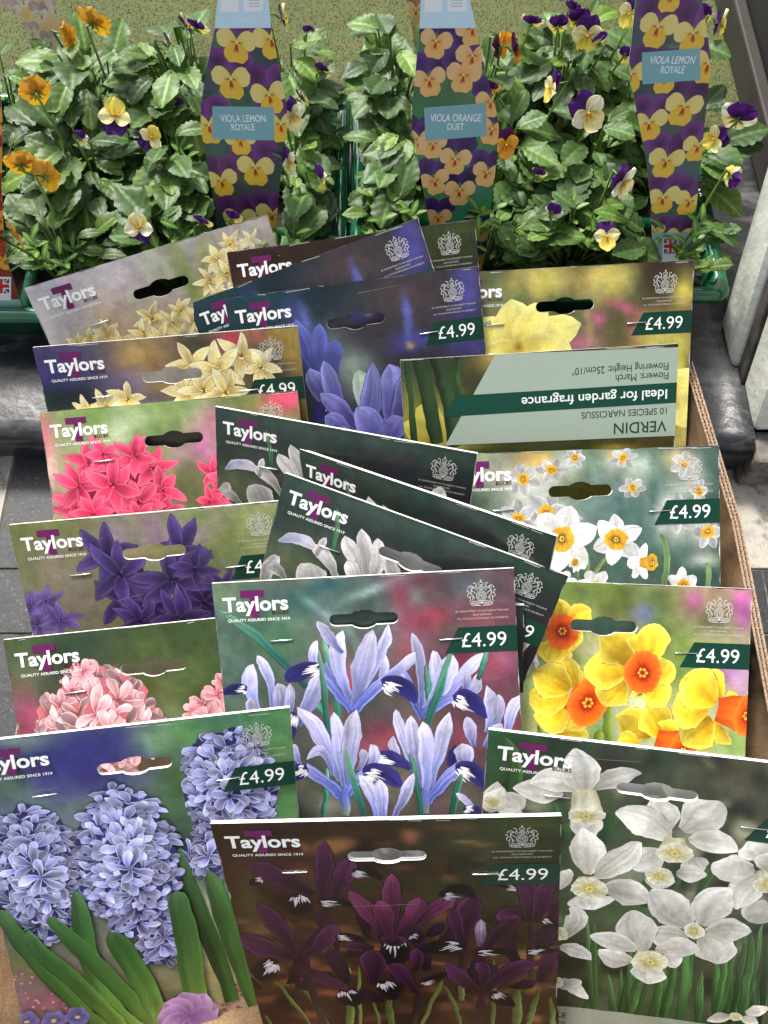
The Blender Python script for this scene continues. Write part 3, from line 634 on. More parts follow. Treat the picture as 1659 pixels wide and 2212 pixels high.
def pic_purple_iris(P, c):
    L = rnd_blobs(4, 170, .0, 1.0, .03, 1.12, .007, .032, [(118, 76, 52), (26, 15, 12), (156, 108, 76), (84, 50, 36), (36, 20, 15), (134, 88, 62)], (.5, .95), 2.4, (-16, 16), 3)
    L += [(0.9, 0.05, .2, .16, (58, 74, 40), .8), (0.75, .3, .3, .1, (52, 60, 36), .5), (.06, .35, .06, .2, (92, 96, 56), .6), (0.98, .2, .1, .1, (36, 46, 26), .7), (.3, .25, .1, .05, (90, 84, 60), .4)]
    bark_bg(P, c, 21, L)
    f, s = tracer(Card('U', 1, 1), 457.9, 1765.1, .456)
    dk, wh, ed = (17, 11, 17), (196, 190, 194), (128, 70, 116)
    pc, pl = [(28, 12, 28), (58, 24, 52), (84, 42, 76)], [(42, 16, 34), (88, 36, 68), (122, 62, 96)]  # petal inks darkened to carry the shade over the front card
    for (pts, w) in (([(470, 1000), (380, 870), (290, 775)], 24), ([(560, 1000), (460, 850), (360, 750)], 26), ([(650, 1010), (655, 850)], 44), ([(800, 1000), (760, 860)], 20), ([(990, 1000), (1050, 850), (1100, 770)], 26), ([(1180, 1000), (1140, 880), (1090, 790)], 24),
                     ([(1180, 870), (1190, 720)], 30), ([(1330, 1000), (1335, 670)], 26), ([(1440, 1000), (1450, 800)], 50), ([(1490, 1000), (1550, 810)], 30), ([(640, 740), (620, 690)], 44), ([(850, 1000), (840, 850)], 44), ([(700, 1000), (695, 700)], 22), ([(1620, 1000), (1600, 850)], 30), ([(60, 1010), (120, 900)], 24), ([(300, 1020), (250, 930)], 20)):
        P.leaf(f(pts), w * s, [np.array(q) * P.rng.uniform(.8, 1.15) for q in ((120, 128, 84), (104, 120, 66), (78, 96, 46))], 4, .25, .15)
    def pt(pts, w, cols=pc): P.trace(f(pts), w * s * 1.04, [np.array(q) * P.rng.uniform(.85, 1.12) for q in cols], 'spat', ed, .45, .16, P.rng.uniform(-.28, .28), .07, 13, 9, ((18, 8, 18), 3 * s))
    def bl(pts, w): P.blade(f(pts), w * s, dk, wh, (60, 44, 58))
    def stem(pts, w): P.leaf(f(pts), w * s, [(60, 56, 40), (50, 30, 40), (44, 18, 38)], 10, .25)
    for k in range(26):
        x, y = P.rng.uniform(150, 1600), P.rng.uniform(560, 880); a_ = P.rng.uniform(.2, 2.9); L_ = P.rng.uniform(90, 200)
        P.trace(f([(x, y), (x + math.cos(a_) * L_ * .5, y - math.sin(a_) * L_ * .45), (x + math.cos(a_) * L_, y - math.sin(a_) * L_)]), P.rng.uniform(40, 90) * s, [(20, 10, 22), (40, 18, 42), (54, 26, 54)], 'spat', None, 0, .16, P.rng.uniform(-.2, .2), .06)
    stem([(550, 620), (550, 500), (530, 420)], 50); stem([(540, 1000), (470, 820), (400, 680)], 46); stem([(960, 1000), (970, 900), (970, 820)], 42); stem([(1270, 1000), (1270, 900), (1270, 810)], 40); stem([(870, 900), (860, 600)], 40); stem([(1510, 760), (1510, 500)], 40); stem([(1190, 760), (1190, 600)], 40)
    bl([(240, 290), (180, 320)], 50); pt([(520, 400), (530, 250), (530, 110)], 70); pt([(570, 400), (620, 290), (650, 190)], 90); bl([(660, 265), (740, 258), (800, 300)], 62); pt([(480, 370), (330, 290), (160, 215)], 96); bl([(500, 400), (600, 402), (690, 432)], 62); bl([(420, 365), (408, 420), (398, 466)], 135)
    pt([(1500, 500), (1510, 400), (1470, 280)], 84); pt([(1530, 500), (1570, 380), (1600, 280)], 76); pt([(1590, 500), (1630, 430), (1660, 390)], 66); bl([(1450, 350), (1380, 322), (1310, 300)], 50); pt([(1480, 490), (1420, 450), (1350, 490)], 66); bl([(1560, 490), (1650, 512)], 54)
    pt([(1190, 620), (1200, 480), (1250, 370)], 110); pt([(1190, 590), (1160, 500), (1140, 440)], 60); P.trace(f([(1262, 610), (1272, 550), (1270, 485)]), 50 * s, [(80, 60, 80), (136, 118, 136), (150, 134, 150)], 'spat', None, 0, .15); pt([(1290, 620), (1390, 520), (1460, 470)], 86); bl([(1190, 605), (1090, 612), (990, 630)], 100)
    pt([(760, 620), (690, 612), (630, 605)], 60); bl([(940, 555), (990, 590)], 80); pt([(810, 560), (760, 470), (650, 350)], 86, pl); pt([(850, 560), (850, 400), (850, 265)], 76, pl); pt([(920, 540), (1050, 440), (1145, 370)], 76, pl); bl([(1080, 372), (1170, 342), (1245, 385)], 72); pt([(885, 560), (950, 460), (985, 380)], 84, pl); pt([(845, 570), (815, 470), (790, 395)], 84, pl); bl([(862, 560), (866, 640), (870, 710)], 150); pt([(862, 610), (862, 560)], 110)
    pt([(390, 650), (330, 540), (215, 400)], 90); pt([(400, 670), (250, 620), (120, 555)], 116); pt([(420, 660), (520, 600), (580, 500)], 84); bl([(580, 570), (650, 566), (730, 582)], 56); bl([(300, 680), (250, 722), (225, 776)], 122)
    pt([(1260, 830), (1180, 760), (1110, 690)], 86); pt([(1290, 820), (1400, 740), (1540, 690)], 96); pt([(1270, 800), (1290, 730), (1240, 690)], 64); bl([(1250, 640), (1340, 636), (1450, 650)], 62); pt([(1560, 780), (1600, 690), (1650, 620)], 96); bl([(1490, 640), (1640, 632)], 54); bl([(1320, 826), (1370, 862), (1430, 890)], 92)
    pt([(760, 790), (765, 700), (735, 630)], 110); pt([(960, 830), (900, 740), (840, 700)], 86); pt([(965, 730), (970, 670), (972, 620)], 66); bl([(990, 800), (1050, 765), (1115, 738)], 58); pt([(390, 690), (520, 760), (650, 815)], 76); bl([(820, 775), (842, 820), (850, 866)], 125); bl([(630, 815), (655, 850), (680, 895)], 145)
BI = [(54, 52, 98), (90, 88, 146), (138, 138, 190)]
def pic_blue_iris(P, c0):
    c = Card('D', 1, 1)
    background(P, c0.H, [(36, 64, 70), (64, 56, 60), (44, 38, 40), (74, 68, 92)], blobs(c, [
        (720, 620, 120, 40, (36, 48, 58), .9), (860, 640, 90, 60, (84, 68, 66), .8), (560, 640, 80, 40, (36, 74, 84), .8), (650, 700, 26, 66, (78, 82, 136), .9, 12, 3), (690, 765, 34, 56, (80, 86, 142), .9, 10, 3), (612, 680, 24, 26, (78, 84, 150), .8), (660, 690, 9, 30, (120, 128, 190), .7, 10),
        (1008, 620, 34, 70, (82, 82, 146), .9, 0, 3), (1020, 740, 60, 30, (72, 68, 124), .9, 0, 3), (880, 742, 46, 24, (74, 76, 150), .95, 0, 4), (880, 690, 11, 50, (100, 106, 184), .95, 0, 3), (930, 730, 40, 8, (92, 94, 170), .9, -15), (885, 748, 9, 6, (226, 196, 90), .98),
        (720, 740, 24, 40, (120, 140, 130), .5), (770, 800, 44, 60, (160, 176, 160), .75), (900, 830, 60, 60, (62, 44, 46), .85), (800, 720, 60, 40, (56, 48, 56), .7), (706, 800, 8, 12, (214, 184, 90), .95), (560, 690, 60, 60, (32, 62, 64), .7), (990, 690, 40, 20, (66, 60, 110), .6)]), 8, 7)
    e = (160, 162, 220); s = SC(c, 790, 850); f = lambda L: [c.q(x, y) for x, y in L]
    def pt(L, w, k=1): P.trace(f(L), w * s * .9, [np.array(q) * k * P.rng.uniform(.9, 1.1) for q in BI], 'spat', e, .5, .13, P.rng.uniform(-.25, .25), .05, 13, 9, ((56, 54, 108), 1.2 * s))
    for (L_, w_) in (([(700, 830), (660, 760), (640, 690)], 40), ([(710, 830), (690, 760), (690, 700)], 36), ([(720, 830), (720, 770), (735, 740)], 34)): P.trace(f(L_), w_ * s, [(66, 68, 124), (84, 90, 152), (104, 110, 170)], 'spat', None, 0, .1, .1)
    pt([(760, 930), (700, 850), (668, 795)], 44); pt([(745, 925), (720, 850), (700, 780)], 40); P.blade(f([(725, 868), (700, 885), (688, 912)]), 42 * s, (48, 46, 100), (220, 214, 220)); pt([(790, 940), (740, 890), (690, 850)], 40)
    P.trace(f([(800, 930), (785, 850), (775, 800)]), 40 * s, [(120, 140, 150), (170, 186, 176), (160, 176, 160)], 'spat'); pt([(840, 950), (850, 860), (840, 785)], 62, 1.08); pt([(790, 950), (800, 890), (805, 780)], 44); pt([(850, 960), (868, 880), (880, 800)], 46, .9)
    pt([(750, 960), (730, 920), (700, 900)], 46); pt([(810, 960), (800, 920), (770, 880)], 60, 1.1); pt([(780, 965), (740, 945), (720, 930)], 50, 1.15); pt([(840, 965), (850, 930), (870, 900)], 50)
NF = [(196, 178, 92), (222, 212, 122), (228, 222, 146)]
def pic_yellow_narcissus(P, c):
    background(P, c.H, [(96, 108, 70), (58, 44, 34), (150, 136, 90), (176, 168, 100)], blobs(c, [
        (1080, 650, 40, 60, (124, 128, 96), .7), (1150, 610, 60, 36, (196, 184, 104), .85, 0, 4), (1200, 600, 60, 50, (206, 192, 110), .7), (1320, 600, 70, 36, (208, 198, 110), .9, 0, 4), (1300, 640, 60, 20, (190, 180, 100), .7),
        (1430, 600, 60, 36, (60, 44, 36), .9), (1480, 630, 30, 40, (204, 192, 90), .85), (1260, 700, 30, 40, (120, 126, 96), .6), (1340, 690, 60, 40, (86, 96, 58), .7), (1350, 665, 40, 12, (192, 96, 136), .8, -20), (1290, 690, 22, 20, (190, 100, 140), .8),
        (1260, 740, 40, 20, (186, 110, 140), .75), (1380, 710, 30, 20, (176, 90, 126), .7), (1400, 740, 30, 50, (190, 176, 96), .9), (1270, 680, 8, 70, (170, 150, 104), .8, 6), (1440, 730, 50, 40, (206, 196, 110), .85), (1130, 640, 20, 40, (90, 100, 70), .7),
        (1470, 780, 26, 60, (206, 194, 100), .9), (1490, 800, 12, 26, (70, 70, 46), .8), (1478, 830, 10, 12, (180, 70, 110), .9), (1480, 900, 30, 60, (204, 190, 96), .9), (1220, 660, 40, 16, (90, 96, 60), .6)]), 12, 8)
    k = c.q(1120, 748); s = SC(c, 1120, 740)
    for (a, L_, w) in ((160, 130, 84), (100, 100, 84), (20, 140, 80), (60, 105, 70), (200, 120, 70), (-10, 120, 70)):
        P.petal(k[0], k[1], a, L_ * s, w * s, NF, P.rng.uniform(-10, 10), 'oval', 10, 6, .05, (238, 232, 170), .5, P.rng.uniform(-.12, .12))
    P.ellipse(k[0], k[1], 16 * s, 14 * s, (150, 110, 50), (206, 186, 96))
    k = c.q(1440, 860)
    for (a, L_, w) in ((100, 90, 70), (40, 90, 70), (160, 90, 70), (-40, 90, 70)): P.petal(k[0], k[1], a, L_ * s, w * s, NF, 0, 'oval', 10, 6, .05, (238, 232, 170), .5)
def pic_back_panel(P, c):
    background(P, c.H, [(52, 62, 36), (72, 52, 30), (60, 76, 36), (84, 84, 36)], blobs(c, [
        (880, 900, 40, 90, (140, 138, 60), .9), (960, 920, 40, 70, (166, 160, 70), .85), (900, 800, 50, 40, (66, 74, 50), .8), (1080, 775, 60, 26, (190, 168, 96), .85), (1140, 770, 40, 14, (120, 76, 40), .8), (1270, 760, 90, 16, (40, 36, 28), .9),
        (1350, 765, 60, 16, (196, 180, 96), .8), (1440, 755, 30, 14, (50, 46, 32), .8), (1000, 960, 60, 12, (180, 170, 80), .6), (1330, 968, 50, 8, (176, 160, 70), .8)]), 14, 7)
    k = c.q(935, 945); s = SC(c, 935, 900)
    for (a, L_) in ((100, 80), (40, 60), (150, 70)): P.petal(k[0], k[1], a, L_ * s, 60 * s, [(150, 140, 60), (186, 180, 86)], 0, 'oval')
    for (pts, w) in (([(945, 960), (925, 860), (905, 770)], 30), ([(985, 965), (970, 870), (945, 770)], 34), ([(895, 960), (888, 860), (880, 780)], 14), ([(1010, 900), (985, 830), (990, 770)], 20)):
        P.leaf([c.q(*p) for p in pts], w * s, [(40, 58, 34), (52, 74, 40), (46, 64, 38)], 4, .2, .2, False)
PK = [(176, 38, 74), (222, 76, 112), (238, 116, 142)]
def pic_pink_hyacinth(P, c):
    background(P, c.H, [(140, 156, 96), (128, 146, 90), (160, 140, 120), (92, 104, 70)], blobs(c, [
        (95, 950, 30, 60, (214, 110, 136), .85), (110, 1020, 30, 50, (226, 190, 190), .7), (130, 1090, 30, 50, (190, 150, 140), .7), (220, 900, 60, 30, (112, 142, 76), .8), (300, 910, 60, 40, (170, 190, 150), .7), (260, 940, 30, 50, (196, 206, 180), .6),
        (400, 870, 60, 30, (120, 150, 84), .8), (430, 900, 40, 36, (168, 186, 140), .7), (340, 960, 60, 40, (106, 136, 74), .7), (440, 970, 36, 40, (196, 122, 168), .95), (385, 985, 30, 26, (196, 150, 176), .8), (470, 910, 40, 40, (200, 120, 160), .7),
        (330, 1020, 40, 40, (110, 128, 74), .7), (400, 1050, 60, 60, (92, 100, 62), .8), (360, 1010, 20, 30, (150, 160, 120), .7), (620, 860, 60, 30, (220, 80, 116), .95), (500, 860, 50, 20, (110, 130, 76), .7), (380, 1100, 20, 16, (190, 180, 170), .6), (150, 960, 40, 40, (150, 164, 120), .6)]), 17, 7)
    s = SC(c, 270, 1050); k = c.q(255, 1085); P.ellipse(k[0], k[1], 105 * s, 80 * s, (150, 30, 60), (140, 26, 56), n=24, wob=.1)
    for (x, y, r) in ((190, 1000, 52), (330, 1010, 55), (225, 985, 50), (290, 985, 52), (165, 1095, 58), (350, 1060, 56), (170, 1050, 60), (355, 1110, 50), (245, 1110, 54), (300, 1085, 62), (245, 1050, 68), (200, 1110, 50), (300, 1120, 50)):
        k = c.q(x, y); hy_floret(P, k[0], k[1], r * s, P.rng.uniform(0, 60), PK, (250, 160, 178), None, (84, 50, 30), .42, True)
    for (x, y, r) in ((460, 1020, 40), (475, 1060, 44), (455, 1085, 40), (490, 1030, 44)):
        k = c.q(x, y); hy_floret(P, k[0], k[1], r * s, P.rng.uniform(0, 60), PK, (250, 160, 178), None, (84, 50, 30), .42, True)
WI = [(120, 116, 112), (182, 180, 178), (206, 204, 202)]
def pic_white_iris(P, c):
    L = [(.5, .04, .7, .05, (64, 84, 74), .6), (.1, .3, .12, .08, (124, 138, 104), .6), (.02, .36, .08, .1, (110, 124, 90), .6), (.3, .2, .2, .05, (92, 92, 84), .6), (.6, .12, .2, .05, (40, 48, 44), .6), (.75, .1, .1, .08, (62, 50, 70), .5), (.9, .05, .1, .06, (38, 70, 50), .8),
         (.5, .3, .14, .14, (78, 78, 72), .6), (.7, .34, .1, .1, (56, 100, 68), .5), (.2, .42, .1, .1, (70, 92, 62), .6), (.95, .3, .1, .2, (44, 30, 40), .7), (.95, .5, .08, .1, (130, 60, 90), .5), (.45, .02, .5, .02, (84, 104, 92), .4)]
    background(P, c.H, [(50, 64, 57), (34, 50, 41), (58, 60, 54), (54, 50, 48)], L, 23, 11)
    f, s = tracer(Card('L', 1, 1), 0, 829.5, .5); e = (236, 235, 234)
    def pt(pts, w, k=1): P.trace(f(pts), w * s * .8, [np.array(q) * k for q in WI], 'spat', e, .6, .09, P.rng.uniform(-.2, .2), .05, 13, 9, ((120, 120, 118), 1.2 * s))
    P.leaf(f([(1425, 850), (1440, 700), (1460, 530)]), 26 * s, [(38, 72, 52), (44, 88, 58), (70, 118, 84), (120, 150, 116)], 4, .25, .15)
    pt([(1390, 930), (1350, 850), (1340, 770)], 150, .86); pt([(1460, 860), (1410, 750), (1340, 700)], 66); P.trace(f([(1360, 705), (1280, 668), (1200, 682)]), 50 * s, [(196, 194, 196), (170, 170, 190), (150, 152, 184)], 'lance', e, .5); pt([(1365, 740), (1388, 695), (1412, 664)], 34)
    pt([(1130, 900), (1160, 800), (1205, 745)], 66, .9); pt([(1240, 850), (1200, 800), (1150, 800)], 50, .9)
    pt([(1640, 900), (1540, 760), (1490, 655)], 74); pt([(1600, 900), (1580, 740), (1562, 625)], 66); pt([(1600, 900), (1630, 780), (1632, 665)], 74, .95); pt([(1560, 920), (1530, 820), (1500, 760)], 70, 1.05); pt([(1760, 920), (1700, 820), (1690, 740)], 70, .9); pt([(2100, 1100), (2200, 1000), (2260, 960)], 70, .95); pt([(2240, 1180), (2260, 1120), (2290, 1060)], 50)
DP = [(40, 26, 62), (70, 52, 104), (96, 78, 132)]
def pic_dark_hyacinth(P, c):
    background(P, c.H, [(116, 122, 76), (150, 152, 110), (116, 104, 100), (110, 116, 76)], blobs(c, [
        (180, 1130, 120, 26, (124, 128, 80), .8), (330, 1110, 80, 30, (150, 146, 112), .7), (250, 1160, 50, 60, (146, 124, 146), .7), (420, 1150, 90, 30, (156, 130, 156), .85, 18), (330, 1140, 30, 60, (140, 116, 140), .7), (480, 1210, 50, 60, (110, 124, 76), .8),
        (500, 1240, 40, 30, (130, 110, 126), .7), (120, 1230, 50, 50, (140, 126, 112), .7), (170, 1300, 60, 50, (130, 116, 108), .8), (60, 1220, 30, 60, (110, 116, 78), .7), (540, 1130, 60, 50, (140, 150, 96), .8), (430, 1120, 30, 20, (120, 136, 76), .7), (500, 1170, 30, 80, (120, 130, 80), .6)]), 29, 6)
    s = SC(c, 330, 1220)
    for (pts, w) in (([(340, 1330), (320, 1270), (290, 1200)], 16),): P.leaf([c.q(*p) for p in pts], w * s, [(50, 36, 50), (60, 40, 44)])
    e = (124, 106, 156)
    for (x, y, r) in ((100, 1300, 46), (85, 1350, 50), (130, 1340, 50), (60, 1310, 40)):
        k = c.q(x, y); hy_floret(P, k[0], k[1], r * s, 20, [(70, 52, 104), (104, 84, 140), (124, 104, 156)], (150, 130, 176), None, (50, 36, 70), .36, True)
    for (x, y, r, ro) in ((230, 1200, 84, 20), (390, 1185, 84, 50), (270, 1290, 84, 30), (440, 1300, 70, 10), (330, 1310, 80, 0), (260, 1240, 88, 25), (375, 1255, 92, 45), (420, 1230, 60, 30), (480, 1270, 50, 0), (300, 1340, 70, 30), (390, 1335, 76, 15)):
        k = c.q(x, y); hy_floret(P, k[0], k[1], r * s, ro, DP, e, None, (22, 14, 30), .34, True)
LP = [(176, 90, 100), (222, 156, 164), (238, 190, 194)]
def pic_blush_hyacinth(P, c):
    background(P, c.H, [(64, 80, 56), (74, 88, 50), (140, 84, 96), (60, 76, 44)], blobs(c, [
        (60, 1400, 60, 40, (88, 104, 66), .7), (130, 1420, 60, 40, (44, 60, 44), .8), (200, 1380, 40, 30, (60, 80, 58), .7), (330, 1400, 60, 40, (96, 116, 66), .7), (400, 1390, 60, 50, (54, 70, 40), .8), (430, 1440, 40, 60, (84, 100, 52), .7), (370, 1500, 60, 40, (120, 136, 84), .7),
        (300, 1470, 30, 50, (70, 88, 44), .7), (70, 1540, 40, 60, (176, 90, 122), .85), (50, 1590, 40, 40, (150, 70, 100), .8), (100, 1480, 30, 60, (60, 74, 50), .8), (420, 1530, 40, 40, (50, 66, 36), .7), (60, 1460, 40, 40, (110, 118, 84), .6), (380, 1550, 30, 30, (150, 160, 120), .5)]), 31, 9)
    s = SC(c, 215, 1530); k = c.q(215, 1560); P.ellipse(k[0], k[1], 100 * s, 95 * s, (186, 112, 118), (170, 100, 106), n=22, wob=.08)
    hy_head(P, *c.q(215, 1570), 118 * s, 118 * s, 56 * s, LP, (252, 224, 224), (186, 112, 118), 36, 8, (176, 100, 106), .5, 1)
    k = c.q(180, 1450); hy_floret(P, k[0], k[1], 30 * s, 10, LP, (250, 214, 214), None, (120, 50, 50), .5)
    for (x, y, r) in ((440, 1520, 34), (470, 1500, 34), (420, 1535, 30), (475, 1540, 36), (450, 1550, 36), (485, 1475, 28)):
        k = c.q(x, y); hy_floret(P, k[0], k[1], r * s, P.rng.uniform(0, 60), LP, (250, 214, 214), None, (120, 50, 50), .46)
IR = [(98, 108, 168), (164, 164, 202), (214, 210, 226)]
def pic_lilac_iris(P, c):
    R1, R2 = (140, 64, 82), (164, 88, 106)
    background(P, c.H, [(98, 122, 108), (104, 76, 84), (70, 82, 66), (96, 70, 80)], blobs(c, [
        (500, 1290, 50, 30, (140, 156, 130), .7), (560, 1290, 40, 40, (92, 120, 104), .8), (640, 1300, 60, 40, (70, 96, 92), .8), (720, 1280, 40, 60, (96, 116, 116), .8), (800, 1290, 60, 40, (76, 96, 92), .8), (860, 1320, 70, 13, (124, 150, 146), .8, 38), (800, 1275, 70, 9, (156, 176, 170), .75, 20), (700, 1325, 66, 10, (136, 160, 152), .75, -42), (690, 1270, 70, 12, (60, 100, 100), .8, 16), (760, 1370, 9, 60, (120, 150, 146), .6, 10), (840, 1390, 60, 12, (110, 140, 136), .7, 60), (620, 1340, 60, 14, (110, 150, 126), .6, -20),
        (560, 1370, 60, 60, (66, 104, 74), .7), (620, 1390, 50, 30, (84, 112, 84), .7), (920, 1260, 50, 20, (110, 60, 70), .7, -30), (870, 1300, 22, 50, R1, .8, 20), (900, 1350, 50, 26, R1, .85, -20), (1000, 1270, 60, 30, (86, 102, 100), .7), (1040, 1330, 50, 30, (140, 66, 80), .7),
        (880, 1400, 40, 40, R2, .8), (1000, 1440, 50, 40, (150, 60, 84), .8), (1080, 1430, 40, 40, R2, .85), (980, 1500, 40, 26, (110, 60, 66), .7), (840, 1590, 50, 34, R1, .8), (800, 1620, 40, 40, R2, .8), (1000, 1590, 40, 40, R1, .8), (760, 1480, 20, 40, (190, 70, 90), .8), (720, 1550, 20, 26, (196, 96, 110), .7),
        (660, 1700, 40, 40, (104, 110, 90), .8), (700, 1740, 40, 30, (176, 176, 160), .6), (600, 1500, 30, 40, (80, 90, 80), .8), (850, 1700, 40, 50, (120, 130, 100), .6), (1000, 1720, 50, 40, (90, 96, 70), .7), (1100, 1560, 30, 50, (150, 76, 100), .7), (940, 1330, 30, 20, (180, 60, 84), .7)]), 37, 13, 80)
    f, s = tracer(c, 431.3, 1260.9, .44); g = [(40, 92, 80), (66, 120, 104), (120, 150, 126)]
    dk, wh, e = (44, 42, 96), (232, 230, 234), (206, 204, 228)
    def leaf(pts, w): P.leaf(f(pts), w * s, [np.array(q) * P.rng.uniform(.85, 1.15) for q in g], 5, .22, .2)
    def pt(pts, w, prof='spat'): k = P.rng.uniform(.86, 1.1); P.trace(f(pts), w * s * .78, [np.array(q) * k for q in IR], prof, e, .55, .12, P.rng.uniform(-.22, .22), .06, 13, 9, ((112, 114, 168), 1.2 * s))
    def haft(pts, w): P.trace(f(pts), w * s, [(84, 98, 170), (120, 128, 196), (160, 160, 214)], 'haft', (176, 178, 216), .4, .22, 0, .04, 13, 9, ((50, 56, 110), 2.2 * s))
    def bl(pts, w): P.blade(f(pts), w * s, dk, wh, (86, 82, 150), 9)
    leaf([(520, 510), (300, 280), (95, 132)], 46); leaf([(680, 760), (600, 620), (540, 560)], 36)
    pt([(1400, 730), (1430, 620), (1410, 500)], 76); pt([(1430, 740), (1465, 640), (1465, 545)], 64); pt([(1350, 800), (1330, 720), (1310, 650)], 66); pt([(1500, 740), (1530, 640), (1575, 545)], 74); pt([(1400, 800), (1440, 740), (1480, 690)], 70); bl([(1290, 800), (1250, 850), (1240, 910)], 76)
    pt([(290, 640), (245, 500), (265, 392)], 92); pt([(360, 640), (335, 450), (280, 352)], 60); bl([(240, 512), (180, 516), (122, 542)], 62); pt([(480, 700), (560, 540), (590, 440)], 105); pt([(390, 700), (398, 580), (378, 488)], 84); pt([(440, 680), (440, 580), (440, 495)], 58); pt([(300, 700), (260, 620), (250, 560)], 60)
    haft([(1100, 660), (1030, 520), (985, 440)], 56); pt([(1095, 620), (1080, 400), (1040, 240)], 64); pt([(1110, 620), (1155, 450), (1140, 332)], 76); leaf([(1140, 620), (1120, 500), (1105, 395)], 34); pt([(1200, 580), (1300, 440), (1412, 342)], 74); pt([(1130, 620), (1200, 460), (1240, 350)], 116); pt([(1250, 570), (1340, 520), (1372, 435)], 62); pt([(1290, 540), (1310, 480), (1310, 430)], 56)
    leaf([(1370, 470), (1395, 390), (1412, 312)], 30); haft([(1110, 660), (1190, 580), (1255, 560)], 56); bl([(1240, 562), (1330, 572), (1402, 660)], 88); leaf([(1115, 720), (1180, 500), (1236, 320)], 42)
    leaf([(685, 700), (650, 450), (600, 250)], 40); haft([(755, 625), (650, 490), (590, 410)], 78); pt([(590, 440), (560, 360), (575, 275)], 62); pt([(745, 580), (680, 390), (705, 226)], 92); pt([(700, 340), (640, 270), (570, 184)], 64); pt([(800, 520), (890, 340), (930, 202)], 64); pt([(760, 610), (800, 420), (850, 225)], 124); pt([(880, 520), (905, 430), (912, 348)], 58); pt([(870, 490), (990, 410), (1058, 338)], 60); bl([(605, 408), (500, 430), (422, 486)], 84); haft([(765, 625), (840, 530), (905, 485)], 60); bl([(890, 488), (990, 505), (1068, 585)], 92)
    leaf([(640, 850), (612, 560), (588, 318)], 34); bl([(470, 640), (440, 700), (436, 770)], 74)
    pt([(1000, 900), (960, 820), (948, 748)], 52); pt([(1075, 980), (1000, 760), (960, 620)], 64); pt([(1090, 1000), (1050, 800), (1040, 640)], 88); pt([(1130, 1000), (1180, 800), (1226, 636)], 80); pt([(1110, 1020), (1115, 820), (1100, 676)], 98); haft([(1115, 1075), (1200, 970), (1285, 905)], 62); pt([(1290, 920), (1300, 850), (1290, 780)], 116); bl([(1260, 905), (1340, 925), (1402, 1010)], 92); P.leaf(f([(1110, 1130), (1108, 1060), (1105, 980)]), 40 * s, [(110, 130, 110), (96, 110, 170), (120, 130, 190)])
    leaf([(1085, 1150), (1060, 950), (1030, 825)], 34); leaf([(610, 1150), (618, 1000), (622, 900)], 30); leaf([(1230, 1150), (1262, 1000), (1290, 940)], 40); leaf([(1290, 1150), (1310, 1040)], 30)
    pt([(690, 970), (600, 760), (478, 610)], 100); pt([(650, 940), (610, 830), (525, 862)], 62); pt([(705, 1000), (690, 800), (660, 632)], 86); pt([(725, 1000), (740, 800), (770, 622)], 108); pt([(500, 890), (470, 830), (462, 786)], 54); haft([(700, 1040), (600, 960), (515, 905)], 60); bl([(528, 905), (480, 925), (430, 965)], 84); P.leaf(f([(715, 1140), (714, 1060), (712, 980)]), 50 * s, [(120, 136, 110), (90, 104, 168), (110, 124, 190)])
    pt([(780, 920), (805, 860), (798, 812)], 54); bl([(850, 870), (940, 858), (1035, 912)], 84); pt([(820, 920), (858, 860), (838, 786)], 66); haft([(730, 1040), (770, 970), (830, 928)], 52); bl([(805, 925), (900, 930), (1000, 992)], 96); leaf([(805, 1150), (760, 980), (712, 796)], 36)
    pt([(870, 1150), (840, 1030), (786, 940)], 74); pt([(900, 1150), (895, 1040), (880, 960)], 78); pt([(950, 1150), (1010, 1030), (1054, 930)], 64); pt([(1360, 1140), (1310, 1070), (1258, 1028)], 44); bl([(1290, 1100), (1400, 1130)], 56)
WN = [(196, 194, 186), (218, 218, 214), (226, 226, 224)]
